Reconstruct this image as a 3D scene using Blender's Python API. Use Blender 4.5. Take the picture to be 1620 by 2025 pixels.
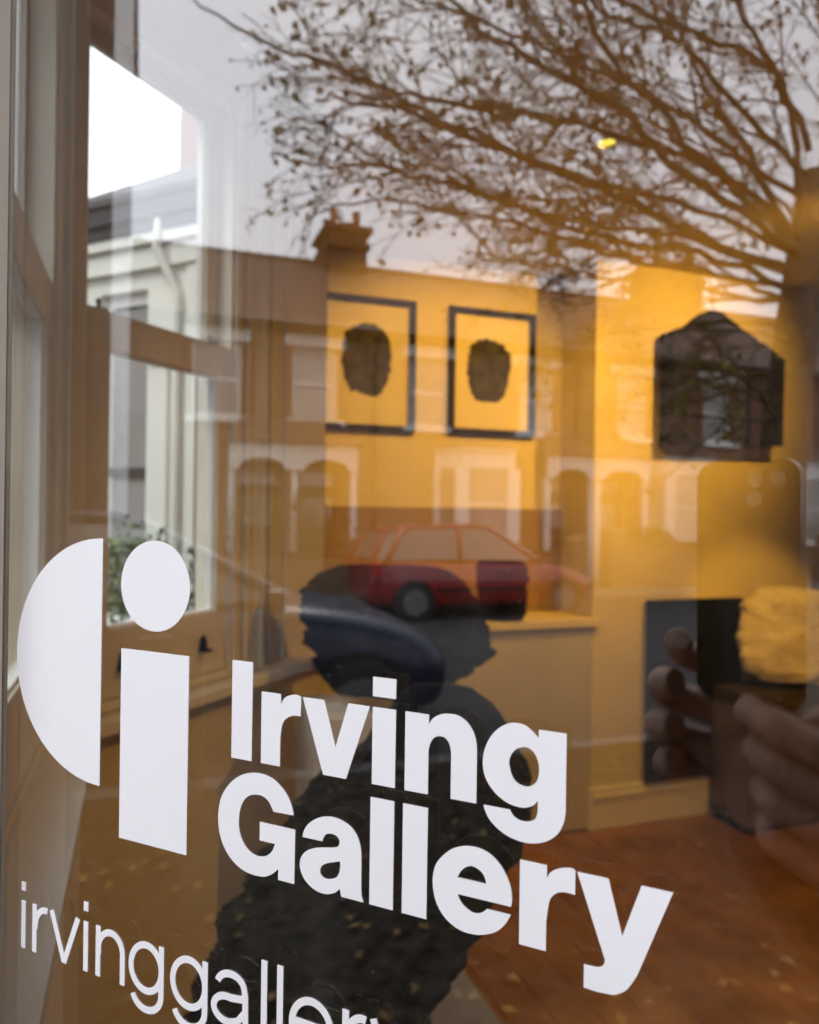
import bpy, bmesh, math, random
from math import sin, cos, pi, radians, sqrt
from mathutils import Vector, Matrix, noise

random.seed(7)
scene = bpy.context.scene
for o in list(bpy.data.objects):
    bpy.data.objects.remove(o)
COL = scene.collection
Q = 1 / sqrt(2)

# ------------------------------------------------------------------ camera
# X runs along the glass (right), Y goes into the shop, Z up.
CAMLOC = Vector((0, -0.30, 1.70))
YAW, ROLL, FPX = radians(25.5), radians(0.75), 1500.0
_f = Vector((-sin(YAW), cos(YAW), 0))
_r = Vector((cos(YAW), sin(YAW), 0))
_u = Vector((0, 0, 1))
R2 = cos(ROLL) * _r + sin(ROLL) * _u
U2 = -sin(ROLL) * _r + cos(ROLL) * _u
cam_d = bpy.data.cameras.new('camera')
cam = bpy.data.objects.new('camera', cam_d)
COL.objects.link(cam)
m = Matrix.Identity(4)
for i in range(3):
    m[i][0], m[i][1], m[i][2], m[i][3] = R2[i], U2[i], -_f[i], CAMLOC[i]
cam.matrix_world = m
cam_d.sensor_fit = 'HORIZONTAL'
cam_d.sensor_width = 36
cam_d.lens = FPX / 1620 * 36
cam_d.clip_start, cam_d.clip_end = 0.004, 600
cam_d.dof.use_dof = True
cam_d.dof.focus_distance = 0.372
cam_d.dof.aperture_fstop = 11.5
scene.camera = cam

# ------------------------------------------------------------------ sky, sun, exposure
SUN_EL, SUN_AZ = radians(38), radians(215)
world = bpy.data.worlds.new('World')
scene.world = world
world.use_nodes = True
wn, wl = world.node_tree.nodes, world.node_tree.links
wn.clear()
w_out = wn.new('ShaderNodeOutputWorld')
w_bg = wn.new('ShaderNodeBackground')
w_sky = wn.new('ShaderNodeTexSky')
w_sky.sky_type = 'NISHITA'
w_sky.sun_disc = False
w_sky.sun_elevation = SUN_EL
w_sky.sun_rotation = SUN_AZ
w_sky.dust_density = 4
w_co = wn.new('ShaderNodeTexCoord')
w_no = wn.new('ShaderNodeTexNoise')
w_no.inputs['Scale'].default_value = 2.2
w_no.inputs['Detail'].default_value = 5
w_rp = wn.new('ShaderNodeValToRGB')
w_rp.color_ramp.elements[0].position = 0.3
w_rp.color_ramp.elements[0].color = (14.9, 15.5, 17.4, 1)
w_rp.color_ramp.elements[1].position = 0.75
w_rp.color_ramp.elements[1].color = (17.0, 17.6, 19.3, 1)
w_mx = wn.new('ShaderNodeMixRGB')
w_mx.inputs[0].default_value = 0.93
wl.new(w_co.outputs['Generated'], w_no.inputs['Vector'])
wl.new(w_no.outputs['Fac'], w_rp.inputs['Fac'])
wl.new(w_sky.outputs[0], w_mx.inputs[1])
wl.new(w_rp.outputs[0], w_mx.inputs[2])
wl.new(w_mx.outputs[0], w_bg.inputs['Color'])
w_bg.inputs['Strength'].default_value = 0.1
wl.new(w_bg.outputs[0], w_out.inputs['Surface'])

sun_d = bpy.data.lights.new('sun', 'SUN')
sun_d.energy = 0.7
sun_d.angle = radians(16)
sun_d.color = (1, 0.97, 0.93)
sun = bpy.data.objects.new('sun', sun_d)
COL.objects.link(sun)
_sd = Vector((-0.35, -0.75, 0.85)).normalized()
sun.rotation_euler = _sd.to_track_quat('Z', 'Y').to_euler()
w_sky.sun_elevation = math.asin(_sd.z)
w_sky.sun_rotation = math.atan2(_sd.x, _sd.y)

vs = scene.view_settings
vs.view_transform = 'Standard'
vs.look = 'None'
vs.exposure = 0.85
vs.gamma = 1
vs.use_curve_mapping = False
cy = scene.cycles
cy.use_denoising = True
cy.max_bounces = 10
cy.diffuse_bounces = 4
cy.glossy_bounces = 6
cy.transmission_bounces = 8
cy.transparent_max_bounces = 24
cy.caustics_reflective = False
cy.caustics_refractive = False
cy.sample_clamp_indirect = 6
LAMP_COL = (1.0, 0.475, 0.05)

# ------------------------------------------------------------------ helpers
def W(s, n, z=0.0):
    """street coordinates (s along the street, n out from the shop front) to world"""
    return Vector((Q * s - Q * n, -Q * s - Q * n, z))

MATS = {}
def mat(name, col, rough=0.6, var=0.12, scale=6.0, bump=0.0, bscale=None, metal=0.0, spec=0.5, col2=None, coat=0.0, ao=None, detail=4):
    if name in MATS:
        return MATS[name]
    M = bpy.data.materials.new(name)
    M.use_nodes = True
    N, L = M.node_tree.nodes, M.node_tree.links
    b = N['Principled BSDF']
    b.inputs['Roughness'].default_value = rough
    b.inputs['Metallic'].default_value = metal
    b.inputs['Specular IOR Level'].default_value = spec
    b.inputs['Coat Weight'].default_value = coat
    b.inputs['Coat Roughness'].default_value = 0.05
    tc = N.new('ShaderNodeTexCoord')
    no = N.new('ShaderNodeTexNoise')
    no.inputs['Scale'].default_value = scale
    no.inputs['Detail'].default_value = detail
    L.new(tc.outputs['Object'], no.inputs['Vector'])
    rp = N.new('ShaderNodeValToRGB')
    c2 = col2 or tuple(min(1, c * (1 + var)) for c in col)
    c1 = col if col2 else tuple(c * (1 - var) for c in col)
    rp.color_ramp.elements[0].position = 0.33
    rp.color_ramp.elements[1].position = 0.68
    rp.color_ramp.elements[0].color = (*c1, 1)
    rp.color_ramp.elements[1].color = (*c2, 1)
    L.new(no.outputs['Fac'], rp.inputs['Fac'])
    L.new(rp.outputs[0], b.inputs['Base Color'])
    if bump:
        n2 = N.new('ShaderNodeTexNoise')
        n2.inputs['Scale'].default_value = bscale or scale * 6
        n2.inputs['Detail'].default_value = 6
        L.new(tc.outputs['Object'], n2.inputs['Vector'])
        bp = N.new('ShaderNodeBump')
        bp.inputs['Strength'].default_value = bump
        bp.inputs['Distance'].default_value = 0.01
        L.new(n2.outputs['Fac'], bp.inputs['Height'])
        L.new(bp.outputs[0], b.inputs['Normal'])
    MATS[name] = M
    return M

def brick_mat(name, c1, c2, mortar, scale=1.0):
    M = bpy.data.materials.new(name)
    M.use_nodes = True
    N, L = M.node_tree.nodes, M.node_tree.links
    b = N['Principled BSDF']
    b.inputs['Roughness'].default_value = 0.9
    tc = N.new('ShaderNodeTexCoord')
    sp = N.new('ShaderNodeSeparateXYZ')
    L.new(tc.outputs['Object'], sp.inputs[0])
    ad = N.new('ShaderNodeMath')
    L.new(sp.outputs['X'], ad.inputs[0])
    L.new(sp.outputs['Y'], ad.inputs[1])
    cb = N.new('ShaderNodeCombineXYZ')
    L.new(ad.outputs[0], cb.inputs['X'])
    L.new(sp.outputs['Z'], cb.inputs['Y'])
    br = N.new('ShaderNodeTexBrick')
    br.inputs['Scale'].default_value = 4.4 * scale
    br.inputs['Color1'].default_value = (*c1, 1)
    br.inputs['Color2'].default_value = (*c2, 1)
    br.inputs['Mortar'].default_value = (*mortar, 1)
    br.inputs['Mortar Size'].default_value = 0.03
    br.inputs['Brick Width'].default_value = 1.0
    br.inputs['Row Height'].default_value = 0.33
    L.new(cb.outputs[0], br.inputs['Vector'])
    no = N.new('ShaderNodeTexNoise')
    no.inputs['Scale'].default_value = 0.9
    no.inputs['Detail'].default_value = 6
    L.new(tc.outputs['Object'], no.inputs['Vector'])
    rp = N.new('ShaderNodeValToRGB')
    rp.color_ramp.elements[0].color = (0.62, 0.6, 0.58, 1)
    rp.color_ramp.elements[1].color = (1.15, 1.12, 1.1, 1)
    L.new(no.outputs['Fac'], rp.inputs['Fac'])
    mx = N.new('ShaderNodeMixRGB')
    mx.blend_type = 'MULTIPLY'
    mx.inputs[0].default_value = 1
    L.new(br.outputs['Color'], mx.inputs[1])
    L.new(rp.outputs[0], mx.inputs[2])
    L.new(mx.outputs[0], b.inputs['Base Color'])
    MATS[name] = M
    return M

def glass_mat(name, ior, tint=(0.94, 0.96, 0.94), rough=0.0, dust=0.0):
    """clear pane: see-through, mirrors by Fresnel on both faces"""
    M = bpy.data.materials.new(name)
    M.use_nodes = True
    N, L = M.node_tree.nodes, M.node_tree.links
    N.remove(N['Principled BSDF'])
    out = N['Material Output']
    tr = N.new('ShaderNodeBsdfTransparent')
    tr.inputs[0].default_value = (*tint, 1)
    gl = N.new('ShaderNodeBsdfGlossy')
    gl.inputs['Roughness'].default_value = rough
    ge = N.new('ShaderNodeNewGeometry')
    mi = N.new('ShaderNodeMix')
    mi.data_type = 'FLOAT'
    mi.inputs[2].default_value = ior
    mi.inputs[3].default_value = 1 / ior
    L.new(ge.outputs['Backfacing'], mi.inputs[0])
    fr = N.new('ShaderNodeFresnel')
    L.new(mi.outputs[0], fr.inputs['IOR'])
    # faint unevenness of old glass
    tc = N.new('ShaderNodeTexCoord')
    no = N.new('ShaderNodeTexNoise')
    no.inputs['Scale'].default_value = 5
    no.inputs['Detail'].default_value = 0
    L.new(tc.outputs['Object'], no.inputs['Vector'])
    bp = N.new('ShaderNodeBump')
    bp.inputs['Strength'].default_value = 0.02
    bp.inputs['Distance'].default_value = 0.002
    L.new(no.outputs['Fac'], bp.inputs['Height'])
    L.new(bp.outputs[0], gl.inputs['Normal'])
    ms = N.new('ShaderNodeMixShader')
    L.new(fr.outputs[0], ms.inputs[0])
    L.new(tr.outputs[0], ms.inputs[1])
    L.new(gl.outputs[0], ms.inputs[2])
    if dust:
        mp = N.new('ShaderNodeMapping')
        mp.inputs['Scale'].default_value = (26, 26, 5)
        L.new(tc.outputs['Object'], mp.inputs['Vector'])
        n3 = N.new('ShaderNodeTexNoise')
        n3.inputs['Scale'].default_value = 1.0
        n3.inputs['Detail'].default_value = 6
        L.new(mp.outputs[0], n3.inputs['Vector'])
        n4 = N.new('ShaderNodeTexNoise')
        n4.inputs['Scale'].default_value = 420
        L.new(tc.outputs['Object'], n4.inputs['Vector'])
        r3 = N.new('ShaderNodeMapRange')
        r3.inputs[1].default_value, r3.inputs[2].default_value = 0.5, 0.8
        r3.inputs[3].default_value, r3.inputs[4].default_value = 0.0, dust
        L.new(n3.outputs['Fac'], r3.inputs[0])
        r4 = N.new('ShaderNodeMapRange')
        r4.inputs[1].default_value, r4.inputs[2].default_value = 0.72, 0.78
        r4.inputs[3].default_value, r4.inputs[4].default_value = 0.0, dust * 6
        L.new(n4.outputs['Fac'], r4.inputs[0])
        ad = N.new('ShaderNodeMath')
        L.new(r3.outputs[0], ad.inputs[0])
        L.new(r4.outputs[0], ad.inputs[1])
        df = N.new('ShaderNodeBsdfDiffuse')
        df.inputs[0].default_value = (0.7, 0.68, 0.64, 1)
        m3 = N.new('ShaderNodeMixShader')
        L.new(ad.outputs[0], m3.inputs[0])
        L.new(ms.outputs[0], m3.inputs[1])
        L.new(df.outputs[0], m3.inputs[2])
        ms = m3
    L.new(ms.outputs[0], out.inputs['Surface'])
    MATS[name] = M
    return M

def emit_mat(name, col, strength):
    M = bpy.data.materials.new(name)
    M.use_nodes = True
    b = M.node_tree.nodes['Principled BSDF']
    b.inputs['Base Color'].default_value = (0.1, 0.08, 0.03, 1)
    b.inputs['Emission Color'].default_value = (*col, 1)
    b.inputs['Emission Strength'].default_value = strength
    MATS[name] = M
    return M

class MB:
    """collects geometry; build() links it as one mesh object"""
    def __init__(self):
        self.v, self.f = [], []
    def add(self, vs, fs):
        k = len(self.v)
        self.v += [tuple(p) for p in vs]
        self.f += [tuple(i + k for i in f) for f in fs]
        return self
    def box(self, x0, x1, y0, y1, z0, z1):
        x0, x1 = min(x0, x1), max(x0, x1)
        y0, y1 = min(y0, y1), max(y0, y1)
        z0, z1 = min(z0, z1), max(z0, z1)
        return self.add([(x0, y0, z0), (x1, y0, z0), (x1, y1, z0), (x0, y1, z0), (x0, y0, z1), (x1, y0, z1), (x1, y1, z1), (x0, y1, z1)],
                        [(0, 3, 2, 1), (4, 5, 6, 7), (0, 1, 5, 4), (1, 2, 6, 5), (2, 3, 7, 6), (3, 0, 4, 7)])
    def bevbox(self, x0, x1, y0, y1, z0, z1, b=0.004):
        bm = bmesh.new()
        bmesh.ops.create_cube(bm, size=1)
        for v in bm.verts:
            v.co = Vector(((x0 + x1) / 2 + v.co.x * abs(x1 - x0), (y0 + y1) / 2 + v.co.y * abs(y1 - y0), (z0 + z1) / 2 + v.co.z * abs(z1 - z0)))
        bmesh.ops.bevel(bm, geom=bm.edges[:], offset=b, segments=2, affect='EDGES', profile=0.5)
        self.add([v.co[:] for v in bm.verts], [[v.index for v in f.verts] for f in bm.faces]) if not bm.verts.index_update() else None
        bm.free()
        return self
    def prism(self, poly, a, b, axis='z'):
        """poly of 2-D points (counter-clockwise), extruded from a to b along axis"""
        def P(p, h):
            return {'z': (p[0], p[1], h), 'y': (p[0], h, p[1]), 'x': (h, p[0], p[1])}[axis]
        n = len(poly)
        vs = [P(p, a) for p in poly] + [P(p, b) for p in poly]
        fs = [tuple(range(n))[::-1], tuple(range(n, 2 * n))] + [(i, (i + 1) % n, n + (i + 1) % n, n + i) for i in range(n)]
        return self.add(vs, fs)
    def tube(self, pts, radii, sides=6, cap=True):
        pts = [Vector(p) for p in pts]
        if not isinstance(radii, (list, tuple)):
            radii = [radii] * len(pts)
        vs, fs = [], []
        up = Vector((0.13, 0.21, 1)).normalized()
        for i, p in enumerate(pts):
            t = (pts[min(i + 1, len(pts) - 1)] - pts[max(i - 1, 0)])
            if t.length < 1e-9:
                t = Vector((0, 0, 1))
            t.normalize()
            a = t.cross(up)
            if a.length < 1e-3:
                a = t.cross(Vector((1, 0, 0)))
            a.normalize()
            b = t.cross(a)
            for k in range(sides):
                an = 2 * pi * k / sides
                vs.append(p + (a * cos(an) + b * sin(an)) * radii[i])
        for i in range(len(pts) - 1):
            for k in range(sides):
                fs.append((i * sides + k, i * sides + (k + 1) % sides, (i + 1) * sides + (k + 1) % sides, (i + 1) * sides + k))
        if cap:
            fs.append(tuple(range(sides))[::-1])
            fs.append(tuple(range((len(pts) - 1) * sides, len(pts) * sides)))
        return self.add(vs, fs)
    def lathe(self, prof, n=24, c=(0, 0, 0), axis='z'):
        vs, fs = [], []
        for (r, h) in prof:
            for k in range(n):
                a = 2 * pi * k / n
                x, y = r * cos(a), r * sin(a)
                p = {'z': (x, y, h), 'y': (x, h, y), 'x': (h, x, y)}[axis]
                vs.append((p[0] + c[0], p[1] + c[1], p[2] + c[2]))
        for i in range(len(prof) - 1):
            for k in range(n):
                fs.append((i * n + k, i * n + (k + 1) % n, (i + 1) * n + (k + 1) % n, (i + 1) * n + k))
        if prof[0][0] > 1e-6:
            fs.append(tuple(range(n))[::-1])
        if prof[-1][0] > 1e-6:
            fs.append(tuple(range((len(prof) - 1) * n, len(prof) * n)))
        return self.add(vs, fs)
    def wall(self, x0, x1, z0, z1, y0, y1, openings):
        """wall slab with rectangular openings (xa, xb, za, zb)"""
        xs = sorted({x0, x1, *[v for o in openings for v in o[:2] if x0 < v < x1]})
        zs = sorted({z0, z1, *[v for o in openings for v in o[2:] if z0 < v < z1]})
        for i in range(len(xs) - 1):
            run = None
            for j in range(len(zs) - 1):
                cx, cz = (xs[i] + xs[i + 1]) / 2, (zs[j] + zs[j + 1]) / 2
                hole = any(o[0] < cx < o[1] and o[2] < cz < o[3] for o in openings)
                if not hole:
                    run = (run[0], zs[j + 1]) if run else (zs[j], zs[j + 1])
                if hole or j == len(zs) - 2:
                    if run:
                        self.box(xs[i], xs[i + 1], y0, y1, run[0], run[1])
                    run = None
        return self
    def build(self, name, material, parent=None, smooth=False, recalc=False):
        me = bpy.data.meshes.new(name)
        me.from_pydata(self.v, [], self.f)
        me.update()
        if recalc:
            bm = bmesh.new()
            bm.from_mesh(me)
            bmesh.ops.recalc_face_normals(bm, faces=bm.faces[:])
            bm.to_mesh(me)
            bm.free()
        if smooth:
            for p in me.polygons:
                p.use_smooth = True
        if material:
            me.materials.append(material)
        o = bpy.data.objects.new(name, me)
        COL.objects.link(o)
        if parent:
            o.parent = parent
        return o

def tag(o, label=None, cat=None, group=None, kind=None):
    for k, v in (('label', label), ('category', cat), ('group', group), ('kind', kind)):
        if v:
            o[k] = v
    return o

def thing(name, label, cat, loc=(0, 0, 0), rz=0.0, group=None):
    o = bpy.data.objects.new(name, None)
    o.empty_display_size = 0.2
    COL.objects.link(o)
    o.location = loc
    o.rotation_euler = (0, 0, rz)
    return tag(o, label, cat, group)

def sthing(name, label, cat, s, n, z=0.0, group=None, extra=0.0):
    """thing in the street frame: local x = along the street, local y = away from the road side"""
    return thing(name, label, cat, W(s, n, z), -pi / 4 + extra, group)

def sstruct(name, mb, material, s=0, n=0, z=0, **k):
    o = mb.build(name, material, **k)
    o.location = W(s, n, z)
    o.rotation_euler = (0, 0, -pi / 4)
    return tag(o, kind='structure')

def catmull(pts, closed, per=6):
    out = []
    n = len(pts)
    rng = n if closed else n - 1
    for i in range(rng):
        p0 = pts[(i - 1) % n] if closed or i > 0 else pts[i]
        p1, p2 = pts[i], pts[(i + 1) % n]
        p3 = pts[(i + 2) % n] if closed or i + 2 < n else pts[(i + 1) % n]
        for k in range(per):
            t = k / per
            out.append(tuple(0.5 * (2 * b + (c - a) * t + (2 * a - 5 * b + 4 * c - d) * t * t + (3 * b - a - 3 * c + d) * t ** 3)
                             for a, b, c, d in zip(p0, p1, p2, p3)))
    if not closed:
        out.append(tuple(pts[-1]))
    return out

# ------------------------------------------------------------------ materials
PAINT = mat('greige_paint', (0.74, 0.69, 0.58), 0.5, 0.05, 9, bump=0.08, bscale=60)
PAINT_WARM = mat('taupe_paint', (0.70, 0.64, 0.52), 0.55, 0.06, 4, bump=0.06, bscale=40)
WALL = mat('cream_plaster', (0.72, 0.66, 0.52), 0.85, 0.05, 2.5, bump=0.12, bscale=30)
WHITE = mat('white_paint', (0.82, 0.81, 0.78), 0.6, 0.05, 3)
OFFWHITE = mat('aged_white_paint', (0.80, 0.78, 0.74), 0.7, 0.10, 2.2)
RENDER = mat('white_render', (0.76, 0.76, 0.68), 0.9, 0.07, 1.4, bump=0.2, bscale=50)
VINYL = mat('white_vinyl', (0.80, 0.80, 0.82), 0.5, 0.012, 14, bump=0.012, bscale=200)
BLACK = mat('charred_black', (0.003, 0.0027, 0.0024), 0.75, 0.5, 12, bump=1.0, bscale=40, spec=0.10, col2=(0.009, 0.008, 0.007), detail=8)
BLACKWOOD = mat('black_stain', (0.005, 0.0045, 0.004), 0.6, 0.4, 5, bump=0.1, spec=0.1)
INK = mat('black_ink', (0.006, 0.005, 0.004), 0.8, 0.6, 18, col2=(0.06, 0.055, 0.035), detail=8)
PAPER = mat('cream_paper', (0.76, 0.72, 0.62), 0.9, 0.03, 5)
PLINTH = mat('plinth_white', (0.52, 0.51, 0.48), 0.6, 0.04, 3)
PLINTH_GREY = mat('plinth_grey', (0.22, 0.22, 0.22), 0.35, 0.1, 3)
STONE = mat('beige_stone', (0.66, 0.60, 0.50), 0.95, 0.1, 7, bump=0.5, bscale=16, col2=(0.86, 0.83, 0.78))
FLOORW = mat('varnished_board', (0.23, 0.10, 0.032), 0.4, 0.3, 3.5, bump=0.25, bscale=30, col2=(0.42, 0.195, 0.06), detail=6)
SKIN = mat('skin', (0.58, 0.36, 0.29), 0.45, 0.16, 60, bump=0.35, bscale=220)
COAT = mat('dark_coat', (0.022, 0.023, 0.028), 0.9, 0.3, 20, bump=0.4, bscale=240)
JEANS = mat('dark_denim', (0.03, 0.04, 0.06), 0.9, 0.3, 30, bump=0.3, bscale=300)
HAIR = mat('brown_hair', (0.05, 0.03, 0.02), 0.6, 0.4, 40)
PHONE = mat('phone_black', (0.01, 0.01, 0.011), 0.25, 0.1, 5)
SLATE = mat('roof_slate', (0.09, 0.085, 0.085), 0.85, 0.3, 5, bump=0.4, bscale=20)
CLAY = mat('clay_tile', (0.13, 0.075, 0.055), 0.9, 0.3, 4, bump=0.4, bscale=18)
TERRA = mat('terracotta', (0.42, 0.16, 0.08), 0.85, 0.2, 8)
DARK = mat('gutter_black', (0.02, 0.02, 0.022), 0.5, 0.2, 8)
ASPHALT = mat('asphalt', (0.058, 0.056, 0.054), 0.9, 0.22, 3.5, bump=0.6, bscale=90, spec=0.2)
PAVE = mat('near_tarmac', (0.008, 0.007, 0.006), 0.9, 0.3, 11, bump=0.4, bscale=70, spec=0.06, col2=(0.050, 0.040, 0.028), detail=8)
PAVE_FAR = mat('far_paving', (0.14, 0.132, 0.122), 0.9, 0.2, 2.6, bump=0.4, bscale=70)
BAND_BROWN = mat('band_brown', (0.30, 0.21, 0.11), 0.55, 0.08, 4)  # even dark brown of the band above the cupboard
PLINTH_DARK = mat('plinth_umber', (0.05, 0.036, 0.022), 0.6, 0.1, 4)
KERB = mat('kerb_granite', (0.12, 0.115, 0.11), 0.85, 0.15, 12)
BARK = mat('bark', (0.115, 0.082, 0.05), 0.95, 0.35, 10, bump=0.8, bscale=40)
TWIG = mat('twig_bark', (0.15, 0.10, 0.055), 0.9, 0.3, 10)
LEAF = mat('autumn_leaf', (0.11, 0.10, 0.022), 0.7, 0.3, 2.2, col2=(0.22, 0.17, 0.03))
LEAF_Y = mat('fallen_leaf', (0.05, 0.03, 0.014), 0.8, 0.3, 3.0, col2=(0.30, 0.17, 0.03))
GREEN = mat('shrub_leaf', (0.07, 0.12, 0.03), 0.6, 0.3, 5, col2=(0.20, 0.26, 0.06))
HEDGE = mat('hedge_leaf', (0.035, 0.06, 0.018), 0.7, 0.3, 4, col2=(0.09, 0.12, 0.03))
RED = mat('red_car_paint', (0.33, 0.012, 0.012), 0.3, 0.05, 2, coat=0.8)
BLUE = mat('navy_car_paint', (0.006, 0.012, 0.038), 0.34, 0.05, 2, coat=0.2, spec=0.35)
RUBBER = mat('tyre_rubber', (0.015, 0.015, 0.016), 0.85, 0.2, 20)
ALLOY = mat('alloy', (0.16, 0.16, 0.165), 0.5, 0.08, 10, metal=0.4)
CARGLASS = mat('car_glass', (0.15, 0.15, 0.145), 0.06, 0.1, 2, spec=0.9)
CHROME = mat('chrome_trim', (0.6, 0.6, 0.62), 0.2, 0.05, 4, metal=1.0)
LENS_RED = mat('tail_lamp_red', (0.55, 0.03, 0.02), 0.2, 0.1, 4)
LENS_CLR = mat('lamp_clear', (0.75, 0.76, 0.78), 0.12, 0.05, 4)
HPANE = mat('house_pane', (0.30, 0.285, 0.27), 0.08, 0.25, 0.8, spec=0.8)
HPANE_L = mat('blind_pane', (0.52, 0.50, 0.47), 0.25, 0.15, 0.9, spec=0.6)
DOORM = mat('door_paint', (0.06, 0.05, 0.05), 0.4, 0.15, 5)
BRICK_Y = brick_mat('stock_brick', (0.28, 0.165, 0.09), (0.22, 0.12, 0.065), (0.24, 0.2, 0.155))
BRICK_R = brick_mat('red_brick', (0.24, 0.085, 0.05), (0.18, 0.065, 0.04), (0.2, 0.17, 0.14))
BRICK_D = brick_mat('dark_brick', (0.10, 0.055, 0.035), (0.075, 0.042, 0.03), (0.09, 0.08, 0.07))
GLASS = glass_mat('shop_glass', 2.08, (0.95, 0.965, 0.95), dust=0.012)
GLASS_S = glass_mat('sash_glass', 1.28, (0.985, 0.99, 0.985))
LAMP = emit_mat('lamp_glow', (1.0, 0.76, 0.05), 0.85)
PORCHLAMP = emit_mat('porch_glow', (1.0, 0.55, 0.10), 12)

# ------------------------------------------------------------------ ground and street
NEAR_KERB, FAR_KERB, FAR_WALL, FACADE = 4.7, 13.2, 14.8, 17.0
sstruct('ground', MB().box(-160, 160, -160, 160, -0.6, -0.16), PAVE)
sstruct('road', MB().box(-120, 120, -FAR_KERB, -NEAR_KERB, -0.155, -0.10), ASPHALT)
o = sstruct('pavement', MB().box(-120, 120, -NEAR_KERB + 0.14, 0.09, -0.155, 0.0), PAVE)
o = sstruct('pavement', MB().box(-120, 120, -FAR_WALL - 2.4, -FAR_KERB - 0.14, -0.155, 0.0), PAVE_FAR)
def kerb(n0, n1):
    root = MB().box(-120, 120, -n1, -n0, -0.155, -0.02).build('kerb', KERB)
    root.rotation_euler = (0, 0, -pi / 4)
    tag(root, kind='structure')
    me = None
    for i in range(-8, 24):
        if me is None:
            o = MB().bevbox(0.004, 0.906, -n1, -n0, -0.019, 0.012, 0.012).build('kerb_stone', KERB, root)
            me = o.data
        else:
            o = bpy.data.objects.new('kerb_stone', me)
            COL.objects.link(o)
            o.parent = root
        o.location = (i * 0.91, 0, 0)
kerb(NEAR_KERB - 0.14, NEAR_KERB)
kerb(FAR_KERB, FAR_KERB + 0.14)

# fallen leaves: uncountable, one object
mb = MB()
for i in range(2800):
    s = random.uniform(-5, 12)
    n = random.choice((random.uniform(0.5, 4.6), random.uniform(3.4, 5.6), random.uniform(0.4, 2.6), random.uniform(12.6, 14.7)))
    z = (-0.1 if NEAR_KERB < n < FAR_KERB else 0.0) + random.uniform(0.006, 0.02)
    L_, wd, a = random.uniform(0.02, 0.038), random.uniform(0.012, 0.024), random.uniform(0, 6.28)
    c, sn_ = cos(a), sin(a)
    pts = []
    for (x, y, h) in ((-L_, 0, 0), (0, -wd, random.uniform(0, 0.02)), (L_, 0, 0.004), (0, wd, random.uniform(0, 0.02))):
        pts.append((s + x * c - y * sn_, -n + x * sn_ + y * c, z + h))
    mb.add(pts, [(0, 1, 2, 3)])
o = mb.build('fallen_leaves', LEAF_Y)
o.rotation_euler = (0, 0, -pi / 4)
tag(o, 'brown and yellow autumn leaves scattered over the pavement and kerb', 'leaves', kind='stuff')

# ------------------------------------------------------------------ shop interior (structure)
CEIL = 3.05
ALC, BREAST, FRONT_IN, FRONT_OUT, BACK, RIGHT = -3.60, -3.25, -0.39, -0.10, -4.7, 1.75
floor = MB().box(ALC, RIGHT, -0.42, -BACK, -0.03, 0.004)
floor = sstruct('floor', floor, FLOORW)
brd = None
for i in range(34):
    n0 = 0.40 - i * 0.15
    x0, x1 = (ALC + 0.005, RIGHT - 0.005) if n0 < FRONT_IN else (-1.55, 0.3)
    ln = random.uniform(0.35, 0.75)
    cut = x0 + (x1 - x0) * ln
    for (a, b) in ((x0, cut - 0.0015), (cut + 0.0015, x1)):
        MB().bevbox(a, b, -n0 + 0.0015, -n0 + 0.1485, 0.005, 0.026 + random.uniform(0, 0.0015), 0.002).build('floorboard', FLOORW, floor)
ceiling = sstruct('ceiling', MB().box(ALC - 0.3, RIGHT + 0.3, 0.42, -BACK + 0.2, CEIL, CEIL + 0.2), WALL)
wl_ = sstruct('wall_left', MB().box(ALC - 0.25, ALC, -FRONT_IN, -BACK + 0.2, 0.0, CEIL), WALL)
cb = MB().box(ALC, BREAST, 2.05, 3.56, 0.004, CEIL).build('chimney_breast', WALL, wl_)
sk = MB().bevbox(BREAST, BREAST + 0.018, 2.05, 3.56, 0.027, 0.25, 0.005)
sk.box(BREAST + 0.001, BREAST + 0.028, 2.05, 3.56, 0.19, 0.215)
sk.bevbox(ALC, BREAST + 0.0175, 2.032, 2.049, 0.027, 0.25, 0.005)
sk.build('skirting_board', WHITE, wl_)
sstruct('wall_back', MB().box(ALC, RIGHT, -BACK, -BACK + 0.2, 0.0, CEIL), WALL)
sstruct('wall_right', MB().box(RIGHT, RIGHT + 0.2, -FRONT_IN, -BACK, 0.0, CEIL), WALL)

# the shop's own front: bay corners in world plan
A = Vector((-0.58, 0.0)); Bc = Vector((-1.401, 0.821)); T = Vector((-1.401, 1.95)); Rr = Vector((0.45, 0.0))
SILL = 1.20
house = thing('shop_house', 'painted bay fronted shop building whose window carries the white lettering', 'building', (0, 0, 0), 0)
def plan_wall(mb, p, q2, t, z0, z1):
    """upright slab whose inner face runs p->q2, thickness t to the right-hand (outer) side"""
    d = (q2 - p).normalized()
    nrm = Vector((d.y, -d.x))
    a, b, c, e = p, q2, q2 + nrm * t, p + nrm * t
    mb.prism([(a.x, a.y), (e.x, e.y), (c.x, c.y), (b.x, b.y)], z0, z1)
ap = MB()
plan_wall(ap, Bc, A, 0.09, 0.0, SILL - 0.01)
plan_wall(ap, Vector((-1.401, 1.4515)), Bc, 0.09, 0.0, SILL - 0.01)
plan_wall(ap, A, Rr, 0.06, 0.0, 1.02)
ap.build('bay_apron', PAINT_WARM, house)
hd = MB()
plan_wall(hd, Bc, A, 0.10, 2.86, 3.24)
plan_wall(hd, Vector((-1.401, 1.4515)), Bc, 0.10, 2.86, 3.24)
plan_wall(hd, A, Rr, 0.07, 2.70, 3.24)
hd.build('bay_frieze', PAINT_WARM, house)
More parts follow.
